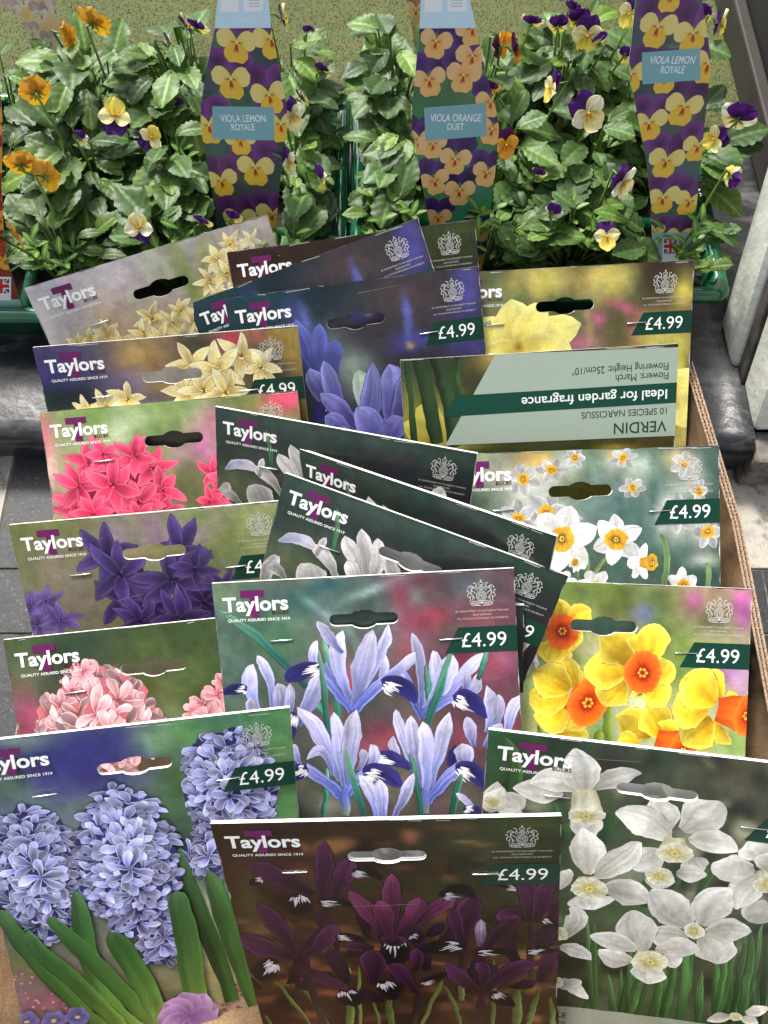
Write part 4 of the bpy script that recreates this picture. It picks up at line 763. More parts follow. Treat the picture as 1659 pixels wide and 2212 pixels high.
def pic_small_white(P, c):
    Y, Wt = (206, 162, 66), (206, 206, 198)
    background(P, c.H, [(124, 140, 110), (70, 92, 84), (74, 96, 84), (60, 84, 76)], blobs(c, [
        (1060, 1010, 50, 40, (170, 170, 150), .7), (1150, 1000, 40, 30, Y, .7), (1130, 1040, 50, 36, Wt, .8, 0, 3), (1120, 1035, 18, 16, Y, .85), (1190, 1020, 46, 36, Wt, .8, 0, 3), (1175, 1000, 20, 18, Y, .8), (1230, 1000, 30, 26, Wt, .6), (1300, 1010, 40, 40, (124, 140, 120), .6), (1340, 995, 34, 26, Wt, .8), (1330, 985, 16, 14, Y, .8),
        (1390, 1010, 34, 30, Wt, .7), (1365, 1055, 30, 26, (190, 190, 176), .7), (1366, 1052, 14, 12, Y, .9), (1460, 990, 34, 24, (200, 180, 120), .8), (1500, 1010, 40, 26, Wt, .75), (1478, 1000, 18, 14, Y, .8), (1510, 1055, 16, 14, Y, .9), (1490, 1050, 40, 20, Wt, .6),
        (1160, 1110, 66, 50, Wt, .85, 0, 4), (1183, 1110, 15, 17, Y, .95, 0, 4), (1230, 1120, 40, 30, (190, 190, 180), .8), (1226, 1122, 14, 8, Y, .7), (1290, 1090, 60, 50, (110, 134, 128), .8), (1380, 1110, 60, 60, (84, 112, 108), .7), (1450, 1120, 44, 60, Wt, .8, 0, 3), (1462, 1110, 16, 12, Y, .9), (1520, 1140, 36, 40, Wt, .8, 0, 3), (1535, 1150, 12, 20, Y, .9, -20, 4),
        (1520, 1210, 36, 16, (200, 200, 190), .8), (1290, 1240, 14, 20, (120, 60, 50), .6), (1440, 1210, 12, 60, (76, 96, 70), .8), (1100, 1180, 40, 50, (100, 120, 110), .6), (1340, 1130, 8, 80, (70, 100, 90), .6), (1410, 1090, 9, 90, (66, 96, 86), .6), (1540, 1000, 30, 40, (64, 88, 74), .7)]), 41, 9)
    s = SC(c, 1300, 1165)
    for (pts, w) in (([(1270, 1280), (1268, 1220), (1262, 1180)], 12), ([(1282, 1280), (1290, 1230), (1330, 1190)], 10), ([(1250, 1270), (1240, 1215), (1215, 1200)], 10), ([(1340, 1200), (1360, 1200), (1390, 1215)], 8), ([(1430, 1280), (1440, 1200), (1425, 1150)], 14), ([(1525, 1280), (1530, 1240), (1524, 1215)], 14)):
        P.leaf([c.q(*p) for p in pts], w * s, [(96, 120, 84), (120, 146, 104), (110, 134, 96)])
    def d(x, y, r, rot, sq=None, off=(0, 0), cr=.34): k = c.q(x, y); daffodil(P, k[0], k[1], r * s, rot, WN, [(196, 150, 50), (220, 176, 66), (120, 96, 40)], cr, sq, off, (236, 236, 236), .66)
    WN0 = list(WN); WN[:] = [np.array(q) * .76 for q in WN0]
    for (x, y, r, o, sq) in ((1180, 1108, 52, 10, None), (1130, 1035, 38, 40, None), (1192, 1015, 36, 0, (90, .7)), (1462, 1112, 46, 20, (0, .8)), (1530, 1150, 44, 0, (0, .7)), (1345, 990, 34, 15, (90, .7)), (1366, 1055, 30, 50, (90, .8)), (1478, 1005, 32, 20, None), (1510, 1060, 30, 0, (0, .7)), (1240, 990, 26, 0, None), (1225, 1122, 34, 0, (90, .6)), (1120, 1120, 40, 30, None)): d(x, y, r, o, sq)
    WN[:] = WN0
    d(1215, 1165, 78, 10); d(1330, 1165, 56, 25, None, (0, 0), .42); d(1382, 1213, 46, 60, (0, .55), (.55, .05), .42)
    d(1285, 1268, 40, 50); d(1475, 1265, 44, 90, (0, .8)); d(1240, 1215, 26, 20, (0, .5)); d(1215, 1268, 34, 15)
DY = [(190, 146, 26), (226, 196, 56), (232, 214, 92)]
def pic_orange_daffodil(P, c):
    background(P, c.H, [(132, 158, 78), (150, 130, 116), (200, 214, 170), (186, 204, 146)], blobs(c, [
        (1250, 1280, 60, 26, (84, 100, 40), .7), (1330, 1280, 60, 30, (96, 116, 50), .8), (1420, 1300, 60, 36, (76, 86, 46), .7), (1340, 1330, 50, 40, (76, 84, 48), .7), (1395, 1330, 26, 20, (112, 120, 190), .85), (1430, 1370, 40, 40, (80, 100, 50), .8), (1500, 1300, 22, 26, (180, 90, 160), .85), (1600, 1300, 20, 30, (190, 90, 170), .8),
        (1540, 1340, 50, 30, (84, 80, 56), .7), (1610, 1330, 20, 30, (150, 76, 140), .8), (1480, 1420, 40, 60, (110, 134, 60), .8), (1560, 1450, 36, 26, (180, 110, 180), .75), (1600, 1470, 26, 40, (190, 140, 196), .7), (1430, 1500, 40, 60, (120, 146, 76), .8), (1440, 1450, 40, 20, (90, 120, 50), .8), (1400, 1520, 46, 26, (216, 222, 200), .8),
        (1350, 1570, 60, 40, (200, 210, 180), .7), (1480, 1540, 40, 30, (196, 206, 176), .7), (1580, 1600, 46, 30, (120, 160, 84), .8), (1540, 1560, 40, 20, (200, 214, 180), .6), (1230, 1600, 50, 40, (150, 170, 110), .7), (1180, 1560, 30, 60, (96, 120, 60), .7), (1300, 1590, 30, 40, (96, 120, 70), .8), (1400, 1400, 30, 60, (100, 120, 70), .6), (1350, 1440, 40, 40, (100, 120, 60), .5), (1240, 1430, 20, 30, (90, 110, 50), .7)]), 43, 12, 76)
    s = SC(c, 1375, 1450)
    for (pts, w) in (([(1312, 1660), (1312, 1580), (1318, 1500)], 20), ([(1165, 1600), (1168, 1540), (1180, 1500)], 14), ([(1195, 1640), (1200, 1580), (1205, 1540)], 10), ([(1285, 1640), (1292, 1600), (1300, 1580)], 24)):
        P.leaf([c.q(*p) for p in pts], w * s, [(84, 106, 44), (120, 140, 60), (130, 150, 66)], 10, .25)
    OC = [(216, 92, 24), (240, 140, 52), (160, 50, 14)]; e = (248, 238, 140)
    def d(x, y, r, rot, cr, off=(0, 0), sq=None): k = c.q(x, y); daffodil(P, k[0], k[1], r * s, rot, DY, OC, cr, sq, off, e, .74, (240, 170, 60))
    f, s = tracer(c, 829.5, 829.5, .5)
    def fl(pets, cx, cy, ox, oy, cr):
        for (pts, w) in pets: k_ = P.rng.choice([.84, .96, 1.06]); P.trace(f(pts), w * s, [np.array(q) * k_ for q in DY], 'oval', e, .6, .08, P.rng.uniform(-.28, .28), .05, 15, 12, ((176, 136, 24), 1.8 * s))
        k0 = f([(cx, cy), (ox, oy)]); R0 = cr * s * 1.25; daffodil(P, k0[0][0], k0[0][1], R0 * 2.6, 0, DY, OC, 1 / 2.6, None, tuple((k0[1] - k0[0]) / (R0 * 2.6)), e, 0, (244, 176, 70), 26)
    fl([([(740, 1040), (745, 970), (742, 926)], 130), ([(790, 1050), (850, 1005), (895, 980)], 125), ([(800, 1090), (860, 1110)], 120), ([(745, 1110), (720, 1208)], 170)], 745, 1075, 768, 1070, 66)
    fl([([(740, 1510), (820, 1500), (885, 1520)], 70)], 800, 1540, 800, 1545, 20)
    fl([([(1160, 1520), (1080, 1470), (1003, 1438)], 150), ([(1100, 1560), (1000, 1552)], 120), ([(1200, 1530), (1170, 1440), (1130, 1392)], 160), ([(1230, 1500), (1240, 1450)], 100)], 1175, 1548, 1290, 1585, 74)
    fl([([(830, 1390), (800, 1450), (780, 1490)], 170), ([(780, 1390), (720, 1430), (652, 1438)], 180), ([(790, 1340), (700, 1350), (627, 1330)], 180), ([(850, 1310), (850, 1275), (862, 1246)], 80), ([(830, 1310), (800, 1240), (788, 1176)], 100), ([(800, 1320), (720, 1280), (645, 1246)], 165)], 800, 1345, 878, 1378, 86)
    fl([([(1040, 1290), (985, 1330), (948, 1388)], 175), ([(1120, 1290), (1150, 1335), (1125, 1372)], 185), ([(1150, 1240), (1200, 1225), (1228, 1196)], 160), ([(1050, 1240), (950, 1235), (866, 1222)], 180), ([(1060, 1210), (1000, 1130), (932, 1086)], 200), ([(1110, 1210), (1140, 1110), (1116, 1050)], 190)], 1060, 1240, 1116, 1246, 76)
    fl([([(1450, 1470), (1400, 1540)], 170), ([(1420, 1450), (1350, 1500), (1286, 1552)], 180), ([(1400, 1400), (1310, 1395), (1243, 1388)], 200), ([(1470, 1360), (1500, 1360), (1530, 1345)], 70), ([(1460, 1350), (1420, 1280), (1393, 1242)], 110), ([(1430, 1380), (1350, 1310), (1292, 1266)], 200)], 1440, 1405, 1570, 1432, 76)
WD = [(164, 160, 148), (196, 194, 186), (210, 208, 202)]
def pic_white_daffodil(P, c):
    L = rnd_blobs(9, 150, 1040, 1680, 1560, 2230, 10, 34, [(34, 42, 30), (96, 104, 76), (146, 146, 124), (40, 44, 36), (84, 96, 62)], (.5, .9), 1.3, (0, 180), 3)
    background(P, c.H, [(60, 86, 60), (74, 66, 56), (66, 78, 50), (78, 84, 60)], blobs(c, L + [(1080, 1600, 60, 40, (44, 84, 56), .8), (1200, 1620, 60, 30, (40, 62, 44), .8), (1320, 1660, 60, 40, (52, 48, 40), .8), (1450, 1680, 80, 40, (86, 78, 66), .35), (1600, 1700, 70, 50, (92, 84, 72), .35), (1350, 1980, 60, 60, (60, 80, 44), .4)]), 47, 12, 84)
    s = SC(c, 1400, 1900); g = [(40, 66, 38), (62, 92, 52), (76, 104, 64)]
    rng = np.random.default_rng(5)
    for k in range(34):
        x = rng.uniform(1180, 1680); y0 = rng.uniform(1980, 2120); dx = rng.uniform(-20, 70)
        P.leaf([c.q(x - dx, 2240), c.q(x - dx * .4, (y0 + 2240) / 2), c.q(x, y0)], rng.uniform(10, 22) * s, [np.array(q) * rng.uniform(.7, 1.25) for q in g], 10, .25)
    for (pts, w) in (([(1070, 1790), (1110, 1690), (1090, 1590)], 40), ([(1300, 1820), (1325, 1770), (1345, 1750)], 24), ([(1390, 1960), (1400, 1910), (1425, 1875)], 24), ([(1200, 1800), (1200, 1760), (1198, 1735)], 14), ([(1225, 1820), (1222, 1790), (1232, 1775)], 20), ([(1500, 1960), (1530, 1900), (1560, 1870)], 18), ([(1440, 1960), (1462, 1900), (1467, 1880)], 14)):
        P.leaf([c.q(*p) for p in pts], w * s, g, 10, .2)
    CC = [(194, 188, 156), (212, 210, 196), (176, 166, 104)]; e = (232, 230, 224)
    def d(x, y, r, rot, cr=.36, off=(0, .26), sq=None, ww=.66): k = c.q(x, y); daffodil(P, k[0], k[1], r * s, rot, WD, CC, cr, sq, off, e, ww, (220, 206, 120))
    k = c.q(1075, 1745); P.petal(k[0], k[1], 30, 70 * s, 60 * s, WD, 0, 'oval'); P.petal(k[0], k[1], -20, 70 * s, 50 * s, WD, 0, 'oval'); P.petal(k[0] - .02, k[1], 80, 70 * s, 50 * s, WD, 0, 'oval')
    f, s = tracer(c, 829.5, 1493, .5)
    def fl(pets, cx, cy, ox, oy, cr):
        for (pts, w) in pets: k_ = P.rng.uniform(.9, 1.06); P.trace(f(pts), w * s, [np.array(q) * k_ for q in WD], 'oval', e, .5, .08, P.rng.uniform(-.2, .2), .05, 13, 10, ((150, 148, 136), 1.5 * s))
        k0 = f([(cx, cy), (ox, oy)]); R0 = cr * s; daffodil(P, k0[0][0], k0[0][1], R0 * 2.6, 0, WD, CC, 1 / 2.6, None, tuple((k0[1] - k0[0]) / (R0 * 2.6)), e, 0, (214, 204, 140))
    fl([([(780, 440), (560, 420)], 130), ([(470, 480), (590, 500)], 120), ([(440, 520), (520, 420)], 110)], 480, 470, 470, 480, 40)
    fl([([(1600, 1000), (1640, 900)], 150), ([(1640, 720), (1580, 640)], 170), ([(1600, 760), (1500, 765), (1415, 740)], 160), ([(1620, 800), (1560, 860), (1520, 940)], 150), ([(1660, 780), (1700, 700)], 160)], 1640, 770, 1665, 830, 70)
    fl([([(840, 430), (740, 385), (630, 400)], 130), ([(890, 420), (1000, 372), (1108, 356)], 105), ([(860, 440), (850, 340), (825, 246)], 165), ([(870, 520), (880, 640)], 150)], 865, 430, 878, 540, 84)
    fl([([(1200, 690), (1130, 730), (1070, 770)], 150), ([(1310, 720), (1370, 790)], 130), ([(1230, 600), (1200, 530), (1170, 460)], 150), ([(1290, 600), (1390, 530), (1448, 478)], 200), ([(1320, 640), (1420, 650), (1530, 692)], 125), ([(1230, 640), (1120, 560), (1003, 528)], 165)], 1255, 630, 1252, 700, 80)
    fl([([(1260, 790), (1400, 790)], 100), ([(1130, 800), (1250, 830)], 110)], 1200, 780, 1190, 800, 60)
    fl([([(800, 830), (740, 800)], 150), ([(880, 880), (905, 945)], 220), ([(880, 790), (880, 690), (853, 586)], 165), ([(920, 800), (1020, 730), (1106, 652)], 145), ([(950, 850), (1060, 870), (1142, 912)], 160)], 880, 800, 886, 852, 84)
    fl([([(780, 1060), (830, 980), (800, 940)], 110), ([(760, 1110), (830, 1120), (890, 1160)], 100)], 750, 1040, 748, 1045, 50)
    fl([([(1310, 1060), (1220, 1055), (1140, 1040)], 130), ([(1320, 1020), (1230, 930), (1152, 856)], 190), ([(1370, 1010), (1420, 920), (1494, 852)], 170), ([(1370, 1060), (1430, 1120), (1440, 1178)], 190), ([(1390, 1040), (1490, 1030), (1590, 1040)], 145)], 1350, 1030, 1342, 1036, 46)
    fl([([(1070, 1160), (990, 1150), (925, 1120)], 120), ([(1150, 1180), (1130, 1262)], 170), ([(1120, 1120), (1090, 1030), (1078, 944)], 190), ([(1090, 1120), (990, 1080), (886, 1060)], 115), ([(1180, 1120), (1280, 1105), (1360, 1120)], 125), ([(1200, 1160), (1290, 1150)], 110)], 1138, 1120, 1146, 1170, 84)
    fl([([(770, 1240), (880, 1330)], 70), ([(760, 1280), (850, 1250)], 70)], 740, 1250, 738, 1255, 40); fl([([(1500, 1400), (1400, 1420)], 60), ([(1560, 1390), (1660, 1370)], 70), ([(1540, 1410), (1620, 1430)], 60)], 1520, 1400, 1520, 1405, 30)
    s = SC(c, 1400, 1900)
    k0 = [c.q(x, y) for x, y in ((1205, 2171), (1700, 2232), (1700, 2330), (1195, 2330))]; P.quad(k0, (150, 154, 138)); P.warp = 0
    for (t_, x, y, h) in (('LE', 1223, 2199, 18), ('US', 1222, 2215, 13)): k = c.q(x, y); put_text(P, t_, k[0], k[1], None, h * s, (24, 30, 26), 0.012, 'r')
BH = [(84, 88, 158), (136, 138, 208), (190, 192, 240)]
def pic_blue_hyacinth(P, c):
    L = rnd_blobs(6, 26, 0, 640, 1560, 1800, 14, 40, [(120, 160, 100), (84, 124, 70), (150, 180, 130)], (.4, .7))
    background(P, c.H, [(96, 100, 150), (96, 140, 96), (130, 116, 90), (140, 150, 96)], blobs(c, L + [(170, 1640, 190, 90, (62, 58, 124), .95, 0, 4), (60, 1600, 70, 26, (140, 160, 130), .6), (20, 1700, 40, 60, (90, 116, 90), .8), (330, 1600, 50, 40, (150, 190, 140), .7), (400, 1570, 50, 40, (96, 150, 90), .7), (380, 1690, 40, 80, (70, 104, 52), .85), (600, 1560, 40, 60, (96, 140, 96), .8), (600, 1720, 40, 60, (90, 130, 90), .8),
        (20, 1960, 60, 60, (44, 70, 44), .9), (400, 1840, 40, 80, (40, 60, 44), .9), (430, 2000, 60, 80, (206, 200, 190), .7), (440, 2080, 60, 60, (190, 176, 130), .8), (60, 2070, 60, 40, (120, 124, 60), .8), (130, 2160, 150, 50, (150, 96, 110), .8), (300, 2180, 120, 60, (70, 84, 44), .7), (500, 2150, 60, 60, (170, 160, 110), .8), (520, 2190, 50, 40, (190, 140, 150), .8)]), 53, 10, 76)
    rng = np.random.default_rng(3); s = SC(c, 300, 1850)
    for k in range(230):                            # heather along the bottom
        x = rng.uniform(20, 330) if k < 170 else rng.uniform(470, 570); y = 2140 + rng.uniform(-50, 80) + (x - 20) * .12 if k < 170 else rng.uniform(2120, 2220)
        q = c.q(x, y); b = rng.uniform(.7, 1.15); P.ellipse(q[0], q[1], 5 * s, 4.4 * s, np.array((206, 150, 160)) * b, np.array((156, 96, 112)) * b, n=6)
    e = (224, 224, 248); un = (54, 58, 118); dk = (44, 44, 92)
    hy_head(P, *c.q(500, 1705), 88 * s, 142 * s, 45 * s, BH, e, un, 56, 11, dk, .4, 1)
    hy_head(P, *c.q(455, 1850), 48 * s, 64 * s, 44 * s, [np.array(q) * .8 for q in BH], e, un, 10, 13, dk, .4, 1)
    P.leaf([c.q(x, y) for x, y in ((500, 2160), (450, 2020), (400, 1900), (388, 1830))], 44 * s, [(60, 90, 44), (44, 76, 40), (50, 82, 46), (70, 104, 60)], 5, .22)
    P.leaf([c.q(x, y) for x, y in ((560, 2190), (520, 2080), (480, 1960), (448, 1878))], 52 * s, [(96, 124, 60), (64, 100, 50), (58, 92, 50), (84, 118, 70)], 5, .22)
    hy_head(P, *c.q(82, 1890), 72 * s, 172 * s, 45 * s, [np.array(q) * .9 for q in BH], e, un, 62, 12, dk, .4, 1)
    hy_head(P, *c.q(350, 2010), 54 * s, 98 * s, 42 * s, [np.array(q) * .95 for q in BH], e, un, 18, 14, dk, .4, 1)
    hy_head(P, *c.q(278, 1860), 92 * s, 190 * s, 46 * s, BH, e, un, 80, 15, dk, .4, 1)
    g = [(120, 140, 70), (78, 112, 56), (58, 94, 50), (80, 116, 72)]
    for (pts, w) in (([(330, 2230), (220, 2130), (180, 2000), (163, 1918)], 46), ([(260, 2230), (140, 2140), (40, 2020), (0, 1960)], 40), ([(270, 2225), (190, 2140), (100, 2060), (62, 2002)], 44), ([(345, 2225), (260, 2130), (160, 2030), (107, 1976)], 42), ([(350, 2210), (310, 2120), (262, 2040), (248, 2006)], 56), ([(430, 2190), (415, 2090), (395, 1980), (380, 1918)], 58)):
        P.leaf([c.q(*p) for p in pts], w * s, g, 6, .2, .1)
    k = c.q(410, 2190); MV = [(120, 80, 130), (160, 120, 166), (184, 146, 186)]
    for a in range(0, 360, 40): P.petal(k[0], k[1], a + 10, 76 * s, 74 * s, MV, 10, 'oval', 8, 5, .08, (206, 176, 206), .5, .1)
    for (x, y) in ((120, 2200), (170, 2190), (60, 2200)):
        k = c.q(x, y); [P.petal(k[0], k[1], a, 30 * s, 30 * s, [(90, 80, 130), (130, 120, 170)], 0, 'oval') for a in range(0, 360, 60)]; P.ellipse(k[0], k[1], 6 * s, 5 * s, (200, 180, 110), n=8)

PACKETS = [
 ('A', pic_pale_hyacinth, 'pale grey bulb card with cream yellow hyacinths, tilted at the back left', dict(H=0.6)),
 ('B', pic_purple_iris, 'dark brown bulb card mostly hidden behind the blue iris cards at the back', dict(H=0.65)),
 ('C', pic_blue_iris, 'steeply tilted blue iris bulb card behind the straighter blue iris card', dict(H=0.55)),
 ('D', pic_blue_iris, 'blue iris bulb card with its price fully visible, left of the yellow narcissus card', dict(H=0.75, bag=(.3, 1.035, .22, .72))),
 ('F', pic_yellow_narcissus, 'pale yellow narcissus bulb card with pink specks, rearmost on the right', dict(H=0.8)),
 ('H', pic_yellow_hyacinth, 'dark bulb card with cream yellow hyacinth florets, above the bright pink card', dict(H=0.65)),
 ('I', pic_pink_hyacinth, 'bright pink hyacinth bulb card with green blurred background', dict(H=0.7)),
 ('J', pic_white_iris, 'rearmost of the three tilted dark green white iris cards', dict(H=0.55)),
 ('K', pic_white_iris, 'middle of the three tilted dark green white iris cards', dict(H=0.52)),
 ('L', pic_white_iris, 'front of the three tilted dark green white iris cards, its hole in view', dict(H=0.68, bag=(.2, .98, .1, .65))),
 ('M', pic_white_iris, 'dark bulb card showing only a narrow strip right of the lilac iris card', dict(H=0.6, bag=(.3, 1.06, .2, .58))),
 ('N', pic_dark_hyacinth, 'dark purple hyacinth bulb card with olive background on the left', dict(H=0.65)),
 ('O', pic_blush_hyacinth, 'dark green bulb card with a pale pink hyacinth, behind the blue hyacinth card', dict(H=0.65)),
 ('P', pic_lilac_iris, 'lilac blue iris bulb card with red blurred background, in the centre', dict(H=0.97)),
 ('Q', pic_small_white, 'bulb card with small white narcissi and orange yellow cups, on the right', dict(H=0.75)),
 ('R', pic_orange_daffodil, 'bulb card with bright yellow daffodils and orange trumpets, on the right', dict(H=0.85)),
 ('S', pic_white_daffodil, 'grey green bulb card with large white daffodils, front right', dict(H=1.15, bag=(.3, .75, .1, .9))),
 ('T', pic_blue_hyacinth, 'bulb card with three blue hyacinth heads and long green leaves, front left', dict(H=1.3)),
 ('U', pic_purple_iris, 'brown bulb card with dark purple irises, frontmost in the centre', dict(H=1.13, bag=(.36, .64, .11, .6))),  # bag added here stands in for the rear flap's white inside
]
packets = {}
for key, draw, label, kw in PACKETS: packets[key] = make_packet(key, draw, label, **kw)
# the narcissus card turned back to front and upside down
def back_overlay():
    key = 'G'; cd = Card(key, .8, 71); root = make_packet('G', pic_back_panel, 'upside down narcissus bulb card showing its pale green printed text panel', H=.8, seed=71, hole=False, tags=False, price=False)
    z = 2e-4
    def panel(Q):
        a = [cd.q(x, y) for x, y in ((1070, 765), (1464, 750), (1459, 941), (962, 962))]
        a[1] = (1, a[1][1]); a[2] = (1, a[2][1]); Q.quad(a, (158, 170, 156))
    def band(Q):
        a = [cd.q(x, y) for x, y in ((984, 855), (1462, 826), (1460, 870), (958, 901))]; a[1] = (1, a[1][1]); a[2] = (1, a[2][1]); Q.quad(a, (20, 74, 58))
    def ov(name, fn, parent, z):
        Q = Print((0, 1, 0, .8), dz=4e-6); fn(Q); return picture_mesh(name, Q, cd, z, M['ink'], parent)
    pn = ov('text_panel', panel, root, z); ov('title_band', band, pn, z + 3e-5)
    def words(Q):
        for (s, x, y, w, h, c, b) in (('VERDIN', 1440, 908, 114, 22, (24, 70, 58), .006), ('10 SPECIES NARCISSUS', 1440, 880, 184, 13, (40, 62, 52), 0), ('Ideal for garden fragrance', 1441, 841, 315, 19, (224, 228, 220), .010),
                                      ('Flowers: March', 1444, 803, 114, 14, (50, 68, 60), 0), ('Flowering Height: 25cm/10"', 1444, 783, 208, 14, (50, 68, 60), 0)):
            k = cd.q(x, y); sc = SC(cd, x, y); put_text(Q, s, k[0], k[1], w * sc, h * sc * 1.08, c, b, flip=True)
    ov('panel_lettering', words, pn, z + 8e-5)
back_overlay()
# ------------------------------------------------------------------ the doorway: tiled floor, black ledge, turf, painted jamb
def mat_tile():
    m, n, l, b = mat_new('floor_tile'); at = n.new('ShaderNodeAttribute'); at.attribute_name = 'Col'
    t = noise(n, l, 55, 8, 0.7); r = ramp(n, [(0.25, (0.45, 0.45, 0.45)), (0.5, (0.9, 0.9, 0.9)), (0.72, (1.35, 1.35, 1.35))])
    t2 = noise(n, l, 420, 3, 0.7); r2 = ramp(n, [(0.6, (0, 0, 0)), (0.72, (0.16, 0.16, 0.165))])
    mx = n.new('ShaderNodeMix'); mx.data_type = 'RGBA'; mx.blend_type = 'MULTIPLY'; mx.inputs[0].default_value = 1
    ad = n.new('ShaderNodeMix'); ad.data_type = 'RGBA'; ad.blend_type = 'ADD'; ad.inputs[0].default_value = 1
    l.new(t.outputs[0], r.inputs[0]); l.new(at.outputs['Color'], mx.inputs[6]); l.new(r.outputs[0], mx.inputs[7])
    l.new(t2.outputs[0], r2.inputs[0]); l.new(mx.outputs[2], ad.inputs[6]); l.new(r2.outputs[0], ad.inputs[7]); l.new(ad.outputs[2], b.inputs['Base Color'])
    b.inputs['Roughness'].default_value = 0.55; bump(n, l, b, t.outputs[0], 0.35, 0.002); return m
def mat_scuffed(name, c, scuff, rough=0.3, scale=22, stretch=(1, 3, 3), thr=(0.52, 0.75), bmp=0.3):
    m, n, l, b = mat_new(name); t = noise(n, l, scale, 9, 0.68, stretch=stretch); r = ramp(n, [(0.3, c), (thr[0], tuple(np.array(c) * 1.6)), (thr[1], scuff)])
    l.new(t.outputs[0], r.inputs[0]); l.new(r.outputs[0], b.inputs['Base Color'])
    rr = n.new('ShaderNodeMapRange'); rr.inputs['To Min'].default_value = rough; rr.inputs['To Max'].default_value = rough + 0.35
    l.new(t.outputs[0], rr.inputs[0]); l.new(rr.outputs[0], b.inputs['Roughness'])
    t2 = noise(n, l, scale * 4, 6, 0.6); bump(n, l, b, t2.outputs[0], bmp, 0.002); return m
M['tile'] = mat_tile()
M['ledge'] = mat_scuffed('worn_black_paint', (0.012, 0.013, 0.015), (0.15, 0.145, 0.14), 0.13, 20, (1.0, 2.6, 3.0), (0.5, 0.74))
M['grout'] = plain_mat('dirty_grout', (0.16, 0.14, 0.12), 0.9, 0.5, 90)
M['white_paint'] = mat_scuffed('chipped_cream_paint', (0.32, 0.34, 0.28), (0.70, 0.71, 0.64), 0.5, 26, (1, 1, 0.5), (0.40, 0.62), 0.5)
M['white_paint'].node_tree.nodes['Principled BSDF'].inputs['Specular IOR Level'].default_value = 0.3
M['black'] = mat_scuffed('black_timber', (0.004, 0.004, 0.0045), (0.016, 0.015, 0.013), 0.5, 10, (1, 1, 0.3), (0.55, 0.8))
M['grime'] = plain_mat('grimy_groove', (0.05, 0.043, 0.038), 0.95, 0.8, 70)
m, n, l, b = mat_new('turf_base'); t = noise(n, l, 7, 8, 0.75); r = ramp(n, [(0.3, (0.066, 0.080, 0.024)), (0.7, (0.095, 0.106, 0.034))])
l.new(t.outputs[0], r.inputs[0]); l.new(r.outputs[0], b.inputs['Base Color']); b.inputs['Roughness'].default_value = 0.95; M['turf'] = m
M['turf_blade'] = attr_mat('turf_pile', 0.9, 0.1, 0.12, 45, transl=0.5)
def mat_card():
    m, n, l, b = mat_new('brown_cardboard'); t = noise(n, l, 700, 4, 0.7); t2 = noise(n, l, 14, 3); r = ramp(n, [(0.35, (0.33, 0.20, 0.105)), (0.55, (0.46, 0.295, 0.165)), (0.72, (0.56, 0.39, 0.24))])
    l.new(t.outputs[0], r.inputs[0]); mx = n.new('ShaderNodeMix'); mx.data_type = 'RGBA'; mx.blend_type = 'MULTIPLY'; mx.inputs[0].default_value = 1
    r2 = ramp(n, [(0.3, (0.8, 0.8, 0.8)), (0.7, (1.08, 1.06, 1.04))]); l.new(t2.outputs[0], r2.inputs[0]); l.new(r.outputs[0], mx.inputs[6]); l.new(r2.outputs[0], mx.inputs[7])
    l.new(mx.outputs[2], b.inputs['Base Color']); b.inputs['Roughness'].default_value = 0.85; b.inputs['Specular IOR Level'].default_value = 0.2; return m
M['cardboard'] = mat_card()
M['card_cut'] = plain_mat('cardboard_cut_edge', (0.36, 0.25, 0.17), 0.95, 0.5, 500)
M['flute'] = plain_mat('cardboard_flute', (0.2, 0.13, 0.085), 0.95, 0.4, 300)
rng = np.random.default_rng(2)
fl = MB(); DK, PL = (0.028, 0.029, 0.032), (0.44, 0.40, 0.34)
ys = [0.30, 0.1844, 0.1315, 0.0405, -0.012, -0.065, -0.118, -0.171, -0.26, -0.35, -0.44]
for j in range(len(ys) - 1):
    y1, y0 = ys[j], ys[j + 1]; x = -0.9
    xs = [-0.9, -0.72, -0.54, -0.405, -0.3165, -0.18, -0.06, 0.06, 0.18, 0.54, 0.72, 0.9] if j % 2 == 0 else [-0.9, -0.66, -0.48, -0.405, -0.3165, -0.12, 0.0, 0.12, 0.24, 0.305, 0.36, 0.48, 0.6, 0.75, 0.9]
    if j >= 3: xs = [-0.9, -0.75, -0.6, -0.45, -0.30, -0.15, 0.0, 0.15, 0.3, 0.45, 0.6, 0.75, 0.9]
    for a, b_ in zip(xs[:-1], xs[1:]):
        cx = (a + b_) / 2
        pale = (j < 1 and (cx < -0.3165 or cx > 0.2)) or j == 3
        if j == 0 and -0.3165 < cx < 0.2: pale = False
        c = np.array(PL if pale else DK) * rng.uniform(0.85, 1.15); g = 0.0009
        h = 0.0 + rng.uniform(-0.0004, 0.0004); e = 0.0006
        fl.add([(a + g, y0 + g, h - e), (b_ - g, y0 + g, h - e), (b_ - g, y1 - g, h - e), (a + g, y1 - g, h - e), (a + g + e, y0 + g + e, h), (b_ - g - e, y0 + g + e, h), (b_ - g - e, y1 - g - e, h), (a + g + e, y1 - g - e, h)],
               [(4, 5, 6, 7), (0, 1, 5, 4), (1, 2, 6, 5), (2, 3, 7, 6), (3, 0, 4, 7)], c)
tag(fl.build('tiled_floor', M['tile']), kind='structure')
g = MB(); g.add([(-40, -40, -0.0016), (40, -40, -0.0016), (40, 40, -0.0016), (-40, 40, -0.0016)], [(0, 1, 2, 3)]); tag(g.build('ground', M['grout']), kind='structure')
